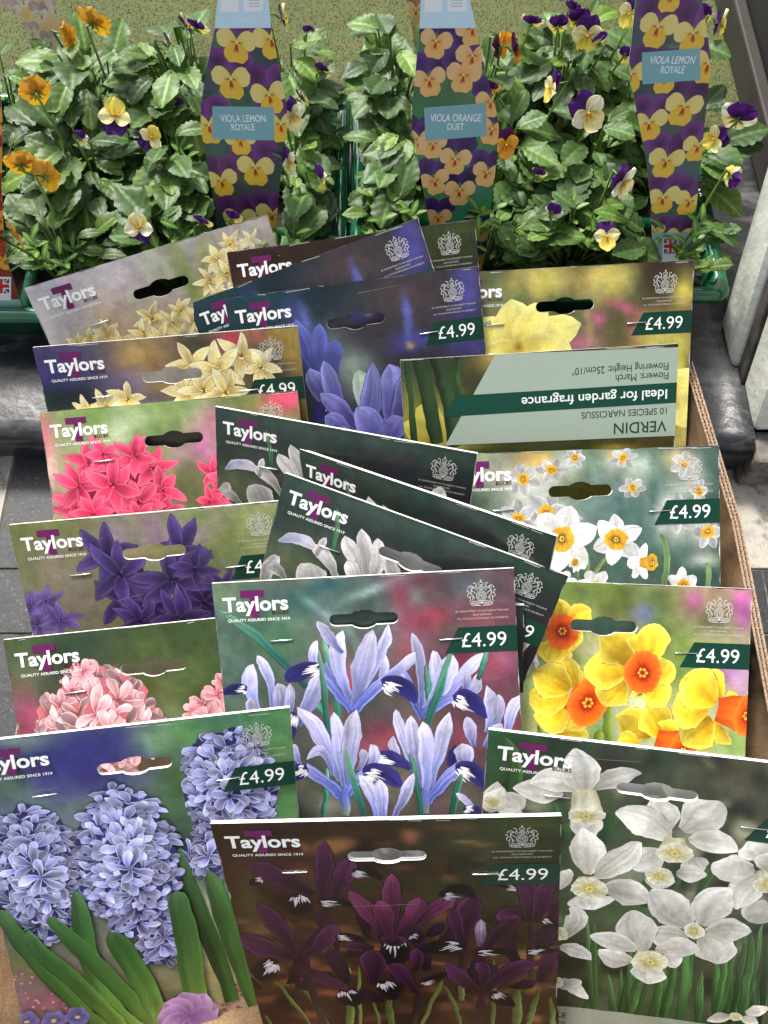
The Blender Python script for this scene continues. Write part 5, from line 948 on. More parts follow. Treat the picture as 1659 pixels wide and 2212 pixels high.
# black ledge with a heavily rounded nose
ledge = empty('window_ledge', (0, 0.285, 0), 'worn glossy black painted window ledge behind the cardboard box', 'window ledge')
lm = MB(); prof = [(0.0, 0.0)] + [(-0.004 + 0.015 * (1 - math.cos(a)) - 0.002, 0.0345 + 0.0155 * math.sin(a)) for a in np.linspace(0, math.pi / 2, 9)] + [(0.5, 0.05)]
xs = np.linspace(-1.2, 0.294, 40); V = []; F = []
for i, x in enumerate(xs):
    for (y, z) in prof: V.append((x, y - 0.012 * (x + 0.28) / 0.55 * 0.9 + 0.0008 * math.sin(x * 37), z + (0.0006 * math.sin(x * 23) if z > 0.04 else 0)))
k = len(prof); F = [(i * k + j, (i + 1) * k + j, (i + 1) * k + j + 1, i * k + j + 1) for i in range(len(xs) - 1) for j in range(k - 1)]
F.append(tuple((len(xs) - 1) * k + j for j in range(k)))
lm.add(V, F); lm.build('ledge_board', M['ledge'], ledge, True)
le = MB(); le.box(0.2946, 0.9, 0.004, 0.5, 0.0, 0.0492); le.build('ledge_end', M['ledge'], ledge)
# turf mat lying on the ledge behind the trays
tb = MB(); tb.add([(-1.2, 0.595, 0.0545), (1.2, 0.595, 0.0545), (1.2, 1.5, 0.0545), (-1.2, 1.5, 0.0545)], [(0, 1, 2, 3)])
tag(tb.build('turf_mat', M['turf']), kind='structure')
V = []; F = []; C = []; rt = np.random.default_rng(11); N = 60000
X = rt.uniform(-0.46, 0.46, N); Y = 0.597 + rt.uniform(0, 1, N) ** 1.4 * 0.24
for i in range(N):
    a = rt.uniform(0, 6.28); w = 0.0004; h = rt.uniform(0.0006, 0.0018); lx, ly = rt.uniform(-0.0018, 0.0018, 2); z = 0.0545
    V += [(X[i] - math.cos(a) * w, Y[i] - math.sin(a) * w, z), (X[i] + math.cos(a) * w, Y[i] + math.sin(a) * w, z), (X[i] + lx, Y[i] + ly, z + h)]
    F.append((3 * i, 3 * i + 1, 3 * i + 2)); c = np.array((0.082, 0.094, 0.028)) * rt.uniform(0.85, 1.18) * (1 + .16 * math.sin(X[i] * 19 + 2 * math.sin(Y[i] * 23)) + .1 * math.sin(Y[i] * 61 + X[i] * 37)); C += [c, c, c * 1.25]
tag(link('turf_pile', mesh_np('turf_pile', V, F, np.array(C)), M['turf_blade']), 'short olive green artificial grass pile', 'artificial grass', None, 'stuff')
# painted jamb boards standing on the ledge at the right
jb = empty('door_jamb', (0.26, 0.33, 0.05), 'leaning white painted timber jamb boards with a grimy black groove on the right', 'door jamb')
def lean_board(name, x0, x1, y0, y1, mat, zb=0.05, L=0.42, sl=0.5, sx=0.0, parent=None, bev=0.003):
    b_ = MB(); s_ = math.tan(math.radians(30)) 
    P = [(x0, y0, zb), (x1, y0, zb), (x1, y1, zb), (x0, y1, zb)]; P += [(x + sx * L, y + s_ * L, zb + L) for x, y, _ in P]
    b_.hexa([(x - 0.26, y - 0.33, z - 0.05) for x, y, z in P]); return b_.build(name, mat, parent, False, bev)
lean_board('inner_board', 0.283, 0.40, 0.3406, 0.386, M['white_paint'], parent=jb, bev=0.006)
lean_board('groove', 0.2905, 0.40, 0.3255, 0.3402, M['grime'], parent=jb, bev=0.001)
lean_board('outer_board', 0.292, 0.42, 0.283, 0.325, M['white_paint'], parent=jb, bev=0.004)
pk = MB(); pk.box(0.2955, 0.9, 0.258, 0.2875, 0.0, 0.044); pl = pk.build('stone_plinth', M['grout'], None, False, 0.004); tag(pl, 'dirty stone plinth under the white jamb boards at the right edge', 'plinth')
bp = MB(); bp.box(0.356, 0.40, 0.40, 1.2, 0.051, 0.55); tag(bp.build('side_panel', M['black'], None, False, 0.004), 'black timber side panel behind the violas at the top right', 'panel')
M['brown_wood'] = plain_mat('brown_wood', (0.022, 0.018, 0.013), 0.7, 0.4, 30)
gp = MB(); gp.box(0.343, 0.355, 0.44, 1.2, 0.051, 0.085); tag(gp.build('timber_batten', M['brown_wood'], None, False, 0.002), 'dull brown timber batten along the foot of the black side panel', 'batten')

# ------------------------------------------------------------------ the cardboard box
box = empty('cardboard_box', (0, 0.04, 0.001), 'open brown corrugated cardboard box holding the bulb packets', 'cardboard box')
def wall_strip(name, bot, top, inward, th=0.006):
    """corrugated board along two polylines (bottom, top); inner liner, cut edge and flutes"""
    n = len(bot); bot = np.array(bot, float); top = np.array(top, float); inw = np.array(inward, float)
    o = MB(); V = []; F = []
    K = 6
    for k in range(K + 1):
        for i in range(n):
            p = bot[i] + (top[i] - bot[i]) * k / K; V.append(p)
    for k in range(K + 1):
        for i in range(n): V.append(bot[i] + (top[i] - bot[i]) * k / K + inw * th)
    N = (K + 1) * n
    for k in range(K):
        for i in range(n - 1):
            a = k * n + i; F += [(a, a + 1, a + n + 1, a + n), (N + a, N + a + n, N + a + n + 1, N + a + 1)]
    for k in range(K):
        for i in (0, n - 1): a = k * n + i; F.append((a, a + n, N + a + n, N + a))
    for i in range(n - 1): F.append((i, N + i, N + i + 1, i + 1))
    V = [v - np.array((0, 0.04, 0.001)) for v in V]
    o.add(V, F); w = o.build(name, M['cardboard'], box, False)
    e = MB()                                       # open top edge: two liners with the zigzag flute between
    tl = [np.array(t) - (0, 0.04, 0.001) for t in top]; seg = np.linalg.norm(np.diff(top, axis=0), axis=1).sum(); m_ = int(seg / 0.0032)
    tt = np.linspace(0, n - 1, m_ * 2 + 1)
    pts = np.array([[np.interp(t, range(n), [q[a] for q in tl]) for a in range(3)] for t in tt])
    for off in (0.0003, th / 2, th - 0.0003):
        e.tube([tuple(p + inw * off + (0, 0, 0.0006)) for p in pts[::2]], 0.0007, 5)
    for (o0, o1) in ((0.0006, th / 2 - 0.0004), (th / 2 + 0.0004, th - 0.0006)):
        e.tube([tuple(p + inw * (o0 if i % 2 else o1) + (0, 0, 0.0003)) for i, p in enumerate(pts)], 0.00042, 4)
    e.build('cut_edge', M['card_cut'], w); return w
yy = [-0.2, -0.12, -0.05, 0.0, 0.045, 0.107, 0.19, 0.272]
lx = [-0.285, -0.29, -0.28, -0.256, -0.2425, -0.2425, -0.243, -0.226]; lz = [0.064, 0.064, 0.064, 0.064, 0.065, 0.066, 0.064, 0.056]; ly = [-.2, -.12, -.05, 0, .049, .115, .206, .283]
wall_strip('side_wall', [(-0.224, y, 0.002) for y in yy], [(x, y, z) for x, y, z in zip(lx, ly, lz)], (1, 0, 0))
rx = [0.249, 0.249, 0.2495, 0.25, 0.25, 0.2495, 0.249, 0.2302]; rz = [0.088, 0.088, 0.088, 0.088, 0.089, 0.09, 0.09, 0.1]
wall_strip('side_wall', [(0.2245, y, 0.002) for y in yy], [(x, y + (0.043 if y > 0.26 else 0), z) for x, y, z in zip(rx, yy, rz)], (-1, 0, 0))
xx = np.linspace(-0.215, 0.218, 14)
wall_strip('end_wall', [(x, 0.266, 0.002) for x in xx], [(x, 0.283 + 0.026 * max(0, (x - .05) / .168), 0.055 + 0.043 * max(0, (x - .05) / .168)) for x in xx], (0, -1, 0))
wall_strip('end_wall', [(x, -0.2, 0.002) for x in np.linspace(-0.222, 0.2245, 6)], [(x, -0.206, 0.1) for x in np.linspace(-0.256, 0.23, 6)], (0, 1, 0))
bt = MB(); bt.box(-0.215, 0.218, -0.193 - 0.04, 0.264 - 0.04, 0.001, 0.004); bt.build('base_panel', M['cardboard'], box)

# ------------------------------------------------------------------ viola trays
m, n, l, b = mat_new('green_plastic'); t = noise(n, l, 25, 3); r = ramp(n, [(0.3, (0.006, 0.11, 0.045)), (0.7, (0.012, 0.21, 0.085))]); l.new(t.outputs[0], r.inputs[0]); l.new(r.outputs[0], b.inputs['Base Color'])
b.inputs['Roughness'].default_value = 0.12; b.inputs['Specular IOR Level'].default_value = 0.7; b.inputs['Coat Weight'].default_value = 0.6; b.inputs['Coat Roughness'].default_value = 0.06
tr = n.new('ShaderNodeBsdfTranslucent'); l.new(r.outputs[0], tr.inputs[0]); ms = n.new('ShaderNodeMixShader'); ms.inputs[0].default_value = 0.25
l.new(b.outputs[0], ms.inputs[1]); l.new(tr.outputs[0], ms.inputs[2]); l.new(ms.outputs[0], n['Material Output'].inputs['Surface']); M['green'] = m
TRAYS = [(-0.37, -0.0355, 0.362, 0.596), (-0.0230, 0.268, 0.382, 0.596)]
def make_tray(x0, x1, y0, y1, label):
    cx, cy = (x0 + x1) / 2, (y0 + y1) / 2; root = empty('viola_tray', (cx, cy, 0.0515), label, 'plant tray', 'green trays of violas on the ledge')
    V = []; F = []; L = []
    def loop(dx, z, rr=0.012):
        out = []
        for (sx, sy, a0) in ((1, 1, 0), (-1, 1, 90), (-1, -1, 180), (1, -1, 270)):
            for a in np.linspace(a0, a0 + 90, 5):
                out.append(((x1 - x0) / 2 * sx - dx * sx - rr * sx + rr * math.cos(R(a)), (y1 - y0) / 2 * sy - dx * sy - rr * sy + rr * math.sin(R(a)), z))
        return out
    rings = [loop(0.012, 0.0), loop(0.006, 0.03), loop(0.004, 0.034), loop(-0.004, 0.036), loop(-0.006, 0.041), loop(-0.003, 0.046), loop(0.003, 0.0465), loop(0.007, 0.043), loop(0.010, 0.03), loop(0.014, 0.006)]
    for q in rings: V += q
    k = len(rings[0])
    for i in range(len(rings) - 1):
        for j in range(k): F.append((i * k + j, i * k + (j + 1) % k, (i + 1) * k + (j + 1) % k, (i + 1) * k + j))
    F.append(tuple(range(k))[::-1])
    t_ = MB(); t_.add(V, F); t_.build('tray_shell', M['green'], root, True)
    d = MB(); w = (x1 - x0) / 2 - 0.008; h = (y1 - y0) / 2 - 0.008
    for xx_ in (-w / 2, 0, w / 2): d.tube([(xx_, -h, 0.04), (xx_, 0, 0.0415), (xx_, h, 0.04)], 0.0045, 8)
    for yy_ in (-h / 3, h / 3): d.tube([(-w, yy_, 0.0395), (0, yy_, 0.041), (w, yy_, 0.0395)], 0.0045, 8)
    d.build('cell_divider', M['green'], root, True)
    s_ = MB(); nx = 26; ny = 20; rs = np.random.default_rng(int(abs(x0) * 1000)); V = [((-1 + 2 * i / nx) * w, (-1 + 2 * j / ny) * h, 0.031 + rs.uniform(-0.003, 0.003)) for j in range(ny + 1) for i in range(nx + 1)]
    s_.add(V, [(j * (nx + 1) + i, j * (nx + 1) + i + 1, (j + 1) * (nx + 1) + i + 1, (j + 1) * (nx + 1) + i) for j in range(ny) for i in range(nx)]); s_.build('soil', M['soil'], root)
    return root
make_tray(*TRAYS[0], 'glossy green plastic tray of violas on the left of the black ledge'); make_tray(*TRAYS[1], 'glossy green plastic tray of violas on the right beside the white jamb')
# ------------------------------------------------------------------ viola plants: foliage, stems, and every flower
def leaf_geo(mb, p, d, up, L, Wd, rng, tint, curl=0.5, nx=18, ny=10):
    d = Vector(d).normalized(); side = d.cross(Vector(up)).normalized(); nrm = side.cross(d).normalized()
    V = []; C = []; ph = rng.uniform(0, 6); cup = rng.uniform(0.0, 0.2); tw = rng.uniform(-0.25, 0.25)
    for i in range(nx + 1):
        t = i / nx; prof = math.sin(math.pi * min(1, t * 0.94 + 0.035) ** 1.22) ** 0.62
        w = Wd / 2 * prof * (1 + 0.07 * math.sin(t * 38 + ph)); droop = -curl * L * t * t * 0.6
        for j in range(ny + 1):
            s = -1 + 2 * j / ny
            z = droop + cup * abs(s) ** 1.5 * w + tw * s * w * t - 0.05 * w * (1 - abs(s)) ** 3 * 3 + 0.03 * Wd * math.sin((t - abs(s) * 0.24) * 34) * (0.25 + abs(s)) * 0.55 + 0.04 * Wd * math.sin(t * 9 + ph + 2 * s) * abs(s)
            V.append(Vector(p) + d * (L * t * (1 - 0.04 * s * s)) + side * (s * w) + nrm * z)
            vein = math.exp(-(s / 0.09) ** 2) * 0.9 + 0.6 * max(0, math.sin((t - abs(s) * 0.24) * 34)) ** 4 * (1 - 0.4 * abs(s))
            c = np.array(tint) * (0.86 + 1.0 * vein) * (0.93 + 0.12 * abs(s)) + np.array((0.016, 0.018, 0.010)) * vein
            C.append(c)
    m = ny + 1
    mb.add(V, [(i * m + j, i * m + j + 1, (i + 1) * m + j + 1, (i + 1) * m + j) for i in range(nx) for j in range(ny)], np.array(C))
TINT = [(0.078, 0.160, 0.036), (0.098, 0.188, 0.046), (0.064, 0.130, 0.032), (0.118, 0.220, 0.042), (0.092, 0.170, 0.056), (0.16, 0.27, 0.045)]
PUR, PURD = (0.05, 0.006, 0.11), (0.02, 0.004, 0.045)
PAL = {'lemon': dict(up=((0.045, 0.006, 0.10), (0.075, 0.012, 0.16)), side=((0.80, 0.72, 0.22), (0.82, 0.78, 0.45)), low=((0.82, 0.58, 0.05), (0.85, 0.76, 0.16)), back=(0.72, 0.70, 0.48)),
       'white': dict(up=((0.05, 0.006, 0.11), (0.085, 0.014, 0.18)), side=((0.78, 0.72, 0.35), (0.82, 0.80, 0.64)), low=((0.80, 0.58, 0.05), (0.82, 0.78, 0.52)), back=(0.75, 0.73, 0.55)),
       'duet': dict(up=((0.05, 0.006, 0.05), (0.085, 0.010, 0.075)), side=((0.75, 0.30, 0.02), (0.80, 0.40, 0.05)), low=((0.75, 0.28, 0.015), (0.80, 0.38, 0.04)), back=(0.75, 0.40, 0.06)),
       'gold': dict(up=((0.50, 0.24, 0.02), (0.62, 0.34, 0.05)), side=((0.70, 0.33, 0.015), (0.76, 0.42, 0.03)), low=((0.74, 0.38, 0.012), (0.80, 0.48, 0.02)), back=(0.6, 0.36, 0.06))}
def petal_geo(mb, c, X, Y, N, ang, L, Wd, z0, cup, c0, c1, rng, whisk=False, nx=7, ny=6):
    V = []; C = []; a = R(ang); d = X * math.cos(a) + Y * math.sin(a); s_ = Y * math.cos(a) - X * math.sin(a); ph = rng.uniform(0, 6)
    for i in range(nx + 1):
        t = i / nx; w = Wd / 2 * (math.sin(math.pi * min(1, t * 0.9 + 0.06) ** 1.15) ** 0.6)
        for j in range(ny + 1):
            s = -1 + 2 * j / ny
            z = z0 + cup * L * (t * t) + 0.09 * L * math.sin(s * 4.4 + ph) * t + 0.09 * L * s * s * t
            V.append(c + d * (L * t * (1 - 0.07 * s * s)) + s_ * (s * w) + N * z)
            k = np.array(c0) * (1 - t) + np.array(c1) * t
            if whisk and t < 0.55: k = k * (1 - 0.85 * max(0, math.cos(s * 9)) ** 3 * (1 - t / 0.55)) + np.array((0.25, 0.06, 0.0)) * (0.3 * (1 - t / .55))
            C.append(k * (0.92 + 0.16 * rng.random()))
    m = ny + 1; mb.add(V, [(i * m + j, i * m + j + 1, (i + 1) * m + j + 1, (i + 1) * m + j) for i in range(nx) for j in range(ny)], np.array(C))
def make_flower(root, loc, size, kind, az, el, roll, seed, closed=0.0):
    """az: compass of the face (0 = towards the viewer, 90 = to the right); el: how far it looks up; roll: turn in its own plane"""
    rng = np.random.default_rng(seed); p = PAL[kind]; N = Vector((math.sin(R(az)) * math.cos(R(el)), -math.cos(R(az)) * math.cos(R(el)), math.sin(R(el))))
    X = Vector((math.cos(R(az)), math.sin(R(az)), 0)); Y = N.cross(X).normalized()
    if Y.z < 0: Y = -Y
    X = Y.cross(N).normalized(); r = R(roll); X, Y = X * math.cos(r) + Y * math.sin(r), Y * math.cos(r) - X * math.sin(r)
    o = root.location; c = Vector(loc) - o; h = size / 2; mb = MB(); k = -closed
    cu = 0.10 + closed
    for a in (66, 114): petal_geo(mb, c + Y * h * 0.05, X, Y, N, a, h * 1.12, h * 1.1, -0.0016 if a == 66 else -0.0008, -0.06 + closed, *p['up'], rng)
    for a in (12, 168): petal_geo(mb, c, X, Y, N, a, h * 0.98, h * 0.95, 0.0004, cu * 0.6, *p['side'], rng, kind in ('lemon', 'white'))
    petal_geo(mb, c, X, Y, N, 270, h * 1.0, h * 1.25, 0.001, cu, *p['low'], rng, True)
    mb.tube([c + N * 0.0015, c + N * 0.003], [h * 0.1, h * 0.05], 7, (0.75, 0.33, 0.02))
    f = mb.build('flower', M['petal'], root, True)
    st = MB(); back = c - N * 0.002
    for q in range(5):
        a = q * 1.2566 + 0.4; e = back + (X * math.cos(a) + Y * math.sin(a)) * h * 0.45 - N * h * 0.1
        st.add([back, back + (X * math.cos(a + .5) + Y * math.sin(a + .5)) * h * 0.18, e, back + (X * math.cos(a - .5) + Y * math.sin(a - .5)) * h * 0.18], [(0, 1, 2, 3)], (0.10, 0.19, 0.04))
    st.build('sepals', M['stem'], f)
    return c - N * 0.003, N
PLANTS = []
LABEL_GAPS = [(440, 615, 500, .62), (895, 1072, 590, .62), (1366, 1530, 520, .62), (-100, 14, 720, .62)]
rng = np.random.default_rng(77)
for (x0, x1, y0, y1), nx in ((TRAYS[0], 4), (TRAYS[1], 4)):
    for j in range(3):
        for i in range(nx):
            PLANTS.append((x0 + (x1 - x0) * (i + 0.5) / nx + rng.uniform(-0.008, 0.008), y0 + (y1 - y0) * (j + 0.5) / 3 + rng.uniform(-0.008, 0.008), x0, x1, y0, y1))
FLOWERS = [  # sight x, y, height above floor, size px, kind, azimuth, elevation, roll
 (205, 50, .215, 92, 'gold', 165, 10, 0), (150, 85, .205, 70, 'gold', 80, 0, 0), (78, 200, .20, 86, 'gold', 205, 0, 0), (45, 355, .19, 84, 'gold', 200, 5, 20), (100, 382, .185, 80, 'gold', 170, -25, 0), (35, 512, .175, 74, 'gold', 120, -10, 0),
 (248, 250, .185, 74, 'lemon', 10, 55, 165), (325, 298, .18, 56, 'lemon', 60, 40, 100), (300, 492, .165, 66, 'white', 5, 50, 178), (430, 60, .20, 56, 'lemon', 150, 20, 0), (368, 96, .195, 44, 'lemon', 110, 0, 10), (612, 40, .205, 60, 'lemon', 100, 0, 30), (670, 70, .2, 40, 'lemon', 160, 10, 0),
 (630, 250, .19, 66, 'white', 45, 15, 0), (622, 350, .18, 56, 'white', 70, 10, -10), (692, 385, .17, 54, 'lemon', 110, -15, -30), (440, 480, .17, 50, 'lemon', 150, 10, 0),
 (1268, 78, .205, 74, 'lemon', 0, 30, 0), (1085, 95, .205, 60, 'duet', 60, 20, 80), (1112, 110, .205, 66, 'duet', 100, 0, 10), (1092, 312, .185, 62, 'duet', 20, 25, 0), (1240, 20, .21, 50, 'lemon', 140, 20, 0), (1205, 55, .205, 56, 'lemon', 170, 10, 0),
 (1192, 190, .195, 64, 'lemon', -80, 10, 10), (1270, 245, .19, 86, 'white', 15, 35, 35), (1165, 375, .175, 40, 'lemon', 150, 10, 0), (1345, 395, .175, 78, 'white', 40, 10, 25), (1310, 512, .165, 62, 'lemon', 5, 55, 0), (1362, 30, .205, 60, 'lemon', -50, 15, 0),
 (1555, 55, .205, 66, 'lemon', 60, 10, 40), (1592, 255, .195, 88, 'white', 155, 10, 10), (1580, 380, .18, 50, 'lemon', 120, -20, 90), (1420, 120, .2, 40, 'lemon', 160, 0, 0), (1195, 460, .165, 44, 'white', 150, -20, 0),
 (385, 232, .17, 40, 'lemon', 170, -20, 0), (405, 58, .2, 60, 'lemon', 120, 15, 30), (700, 150, .19, 46, 'lemon', 150, 20, 0), (1150, 48, .205, 56, 'lemon', 160, 25, 0), (1248, 42, .205, 66, 'lemon', 175, 15, 0), (1520, 30, .205, 50, 'lemon', 140, 10, 0), (505, 470, .165, 46, 'lemon', 160, 0, 0),
 (1545, 300, .18, 60, 'lemon', -60, 10, -40), (1290, 90, .2, 50, 'lemon', 200, 10, 0), (1062, 190, .19, 44, 'duet', 150, 10, 0), (175, 300, .18, 34, 'white', 180, -30, 0), (655, 215, .185, 44, 'lemon', 120, 10, 0), (1350, 120, .195, 40, 'lemon', 160, -10, 0), (560, 30, .205, 46, 'lemon', 100, 0, 20)]
roots = []
for i, (px, py, x0, x1, y0, y1) in enumerate(PLANTS):
    right = px > -0.03
    roots.append(empty('viola_plant', (px, py, 0.082)))
attach = {i: [] for i in range(len(PLANTS))}
for f in FLOWERS:
    p = at_z(f[0], f[1], f[2] - 0.018); i = min(range(len(PLANTS)), key=lambda k: math.hypot(PLANTS[k][0] - p[0], PLANTS[k][1] - p[1] - 0.01)); attach[i].append((f, p))
kinds = {}
for i, (px, py, x0, x1, y0, y1) in enumerate(PLANTS):
    rg = np.random.default_rng(500 + i); root = roots[i]; fo = MB(); stm = MB()
    nl = 150; back = (i % 12) // 4 == 2; hs_ = 1.55 if back else (1.15 if (i % 12) // 4 == 1 else 0.95)
    for q in range(nl):
        a = rg.uniform(0, 2 * math.pi); ring = rg.random(); rr = 0.004 + 0.036 * ring ** 0.7; h = 0.008 + 0.054 * hs_ * rg.random() * (1.15 - 0.5 * ring)
        L = rg.uniform(0.027, 0.036) if rg.random() < 0.28 else rg.uniform(0.012, 0.025) * (1.1 if h > .03 else 0.9); el = rg.uniform(0.05, 0.75)
        if rg.random() < 0.35: a = rg.normal(-math.pi / 2, 0.7)
        base = Vector((math.cos(a) * rr, math.sin(a) * rr, h))
        wx = px + base.x + math.cos(a) * L
        lim0, lim1 = (x0 + 0.004 if x0 > -0.1 else x0 - 0.05), (x1 - 0.004 if x1 < 0 else (x1 + 0.004 if py < 0.47 else x1 + 0.04))
        if back or rg.random() < 0.16: lim0 -= 0.012; lim1 += 0.012
        if not (lim0 < wx < lim1):
            a = math.pi - a; base = Vector((math.cos(a) * rr, math.sin(a) * rr, h))
            if not (lim0 < px + base.x + math.cos(a) * L < lim1): continue
        if py + base.y + math.sin(a) * L < y0 - 0.012 and h < 0.02: continue
        if py + base.y + math.sin(a) * L * 0.9 < max(0.392, y0 + 0.006) and px < 0.24 and (h > 0.012 or px > -0.27): continue
        wp = np.array((px + base.x + math.cos(a) * L * .6, py + base.y + math.sin(a) * L * .6, 0.082 + h + L * .3)) - CAM; zz = wp @ CFW; sx, sy = 829.5 + FOC * wp[0] / zz, 1106 - FOC * (wp @ CUP) / zz
        if any(lx0 - 12 < sx < lx1 + 12 and sy < lb and zz < ld for lx0, lx1, lb, ld in LABEL_GAPS): continue      # the labels stand in front of the leaves
        d = Vector((math.cos(a) * math.cos(el), math.sin(a) * math.cos(el), math.sin(el)))
        tint = np.array(TINT[rg.integers(len(TINT))]) * rg.uniform(0.62, 1.15)
        leaf_geo(fo, base, d, (0, 0, 1), L, L * rg.uniform(0.58, 0.78), rg, tint, rg.uniform(0.2, 1.1))
        stm.tube([(base.x * 0.25, base.y * 0.25, -0.002), (base.x * 0.6, base.y * 0.6, h * 0.55), base, base + d * L * 0.1], [0.0011, 0.001, 0.0008, 0.0005], 5, (0.10, 0.17, 0.04))
    for q in range(5):                              # small fresh shoots in the centre
        a = rg.uniform(0, 6.28)
        for w in range(5):
            a2 = a + w * 1.3; h = rg.uniform(0.03, 0.06); b0 = Vector((math.cos(a) * 0.012, math.sin(a) * 0.012, h)); leaf_geo(fo, b0, (math.cos(a2), math.sin(a2), 0.8), (0, 0, 1), 0.013, 0.005, rg, np.array((0.10, 0.20, 0.03)), 0.4, 5, 4)
    fo.build('foliage', M['leaf'], root, True)
    for (f, p) in attach[i]:
        size = (0.86 if f[4] == 'gold' else 0.97) * f[3] / FOC * float((p - CAM) @ CFW)
        c, N = make_flower(root, p, size, f[4], f[5], f[6], f[7], int(f[0] * 7 + f[1])); kinds.setdefault(i, set()).add(f[4])
        b0 = Vector((c.x * 0.25, c.y * 0.25, 0.0)); top = c - N * 0.008 + Vector((0, 0, 0.006)); mid = (b0 + top) / 2 + Vector((c.x * 0.12, 0.004, 0.006))
        stm.tube([b0, mid, top, c - N * 0.003 + Vector((0, 0, 0.004)), c], [0.0012, 0.0011, 0.0009, 0.0008, 0.0006], 6, (0.13, 0.22, 0.045))
    stm.build('stems', M['stem'], root, True)
order = ['front', 'middle', 'back']
for i, root in enumerate(roots):
    t = 'left' if i < 12 else 'right'; k = i % 12; r_, c_ = order[k // 4], ['leftmost', 'second', 'third', 'rightmost'][k % 4]
    fl_ = {'gold': 'orange gold', 'lemon': 'purple and yellow', 'white': 'purple and cream', 'duet': 'maroon and orange'}
    ks = ' and '.join(fl_[q] for q in sorted(kinds.get(i, ()))[:1]); desc = ('viola plant with %s flowers' % ks) if ks else 'leafy green viola plant without open flowers'
    tag(root, '%s, %s in the %s row of the %s tray' % (desc, c_, r_, t), 'viola plant', 'viola plants growing in the trays')

# ------------------------------------------------------------------ plant labels stuck in the trays
class Flat:
    def __init__(s, x, y, z, lean, yaw=0, roll=0):
        s.P0 = at_z(x, y, z); s.u, s.v = axes(lean, yaw, roll); s.n = np.cross(s.u, -s.v)
    def q(s, x, y):
        d = ray(x, y); t = ((s.P0 - CAM) @ s.n) / (d @ s.n); w = CAM + d * t - s.P0; return np.array([w @ s.u, w @ s.v])
    def place(s, V, z):
        V = np.asarray(V, float); return np.stack([V[:, 0], -V[:, 1], np.broadcast_to(z, (len(V),))], 1)
def pansy(P, x, y, r, rot, up, side, low, whisk=(150, 60, 20), tops=True):
    rg = P.rng
    if tops:
        for a in (64, 116): P.petal(x, y, rot + a, r * 1.15, r * 1.15, [up[0], up[1], up[1]], 0, 'round', 8, 6, .08, np.minimum(np.array(up[1]) * 1.5, 255), .5)
    for a in (14, 166): P.petal(x, y, rot + a, r * 1.05, r * .95, [side[0], side[1], side[1]], 0, 'round', 8, 6, .04, np.minimum(np.array(side[1]) * 1.1, 255), .5)
    for a in (250, 290): P.petal(x, y, rot + a, r * 1.02, r * .85, [low[0], low[1], low[1]], 0, 'round', 8, 6, .05, np.minimum(np.array(low[1]) * 1.08, 255), .4)
    for a in (255, 270, 285, 262, 278): P.petal(x, y, rot + a, r * rg.uniform(.4, .55), r * .05, [whisk, whisk], 0, 'lance', 4, 2)
    for a in (8, -8, 172, 188): P.petal(x, y, rot + a, r * .35, r * .035, [(110, 80, 60)] * 2, 0, 'lance', 4, 2)
    P.ellipse(x, y, r * .08, r * .06, (240, 236, 220), (220, 200, 150), n=8)
LEM = (((66, 34, 78), (112, 58, 124)), ((216, 190, 90), (232, 216, 140)), ((226, 178, 50), (236, 200, 76)))
ORD = (((48, 28, 76), (84, 50, 116)), ((226, 160, 84), (240, 202, 146)), ((232, 166, 80), (240, 196, 126)))
GLD = (((120, 40, 20), (170, 70, 20)), ((210, 140, 40), (226, 170, 60)), ((220, 150, 40), (232, 176, 60)))
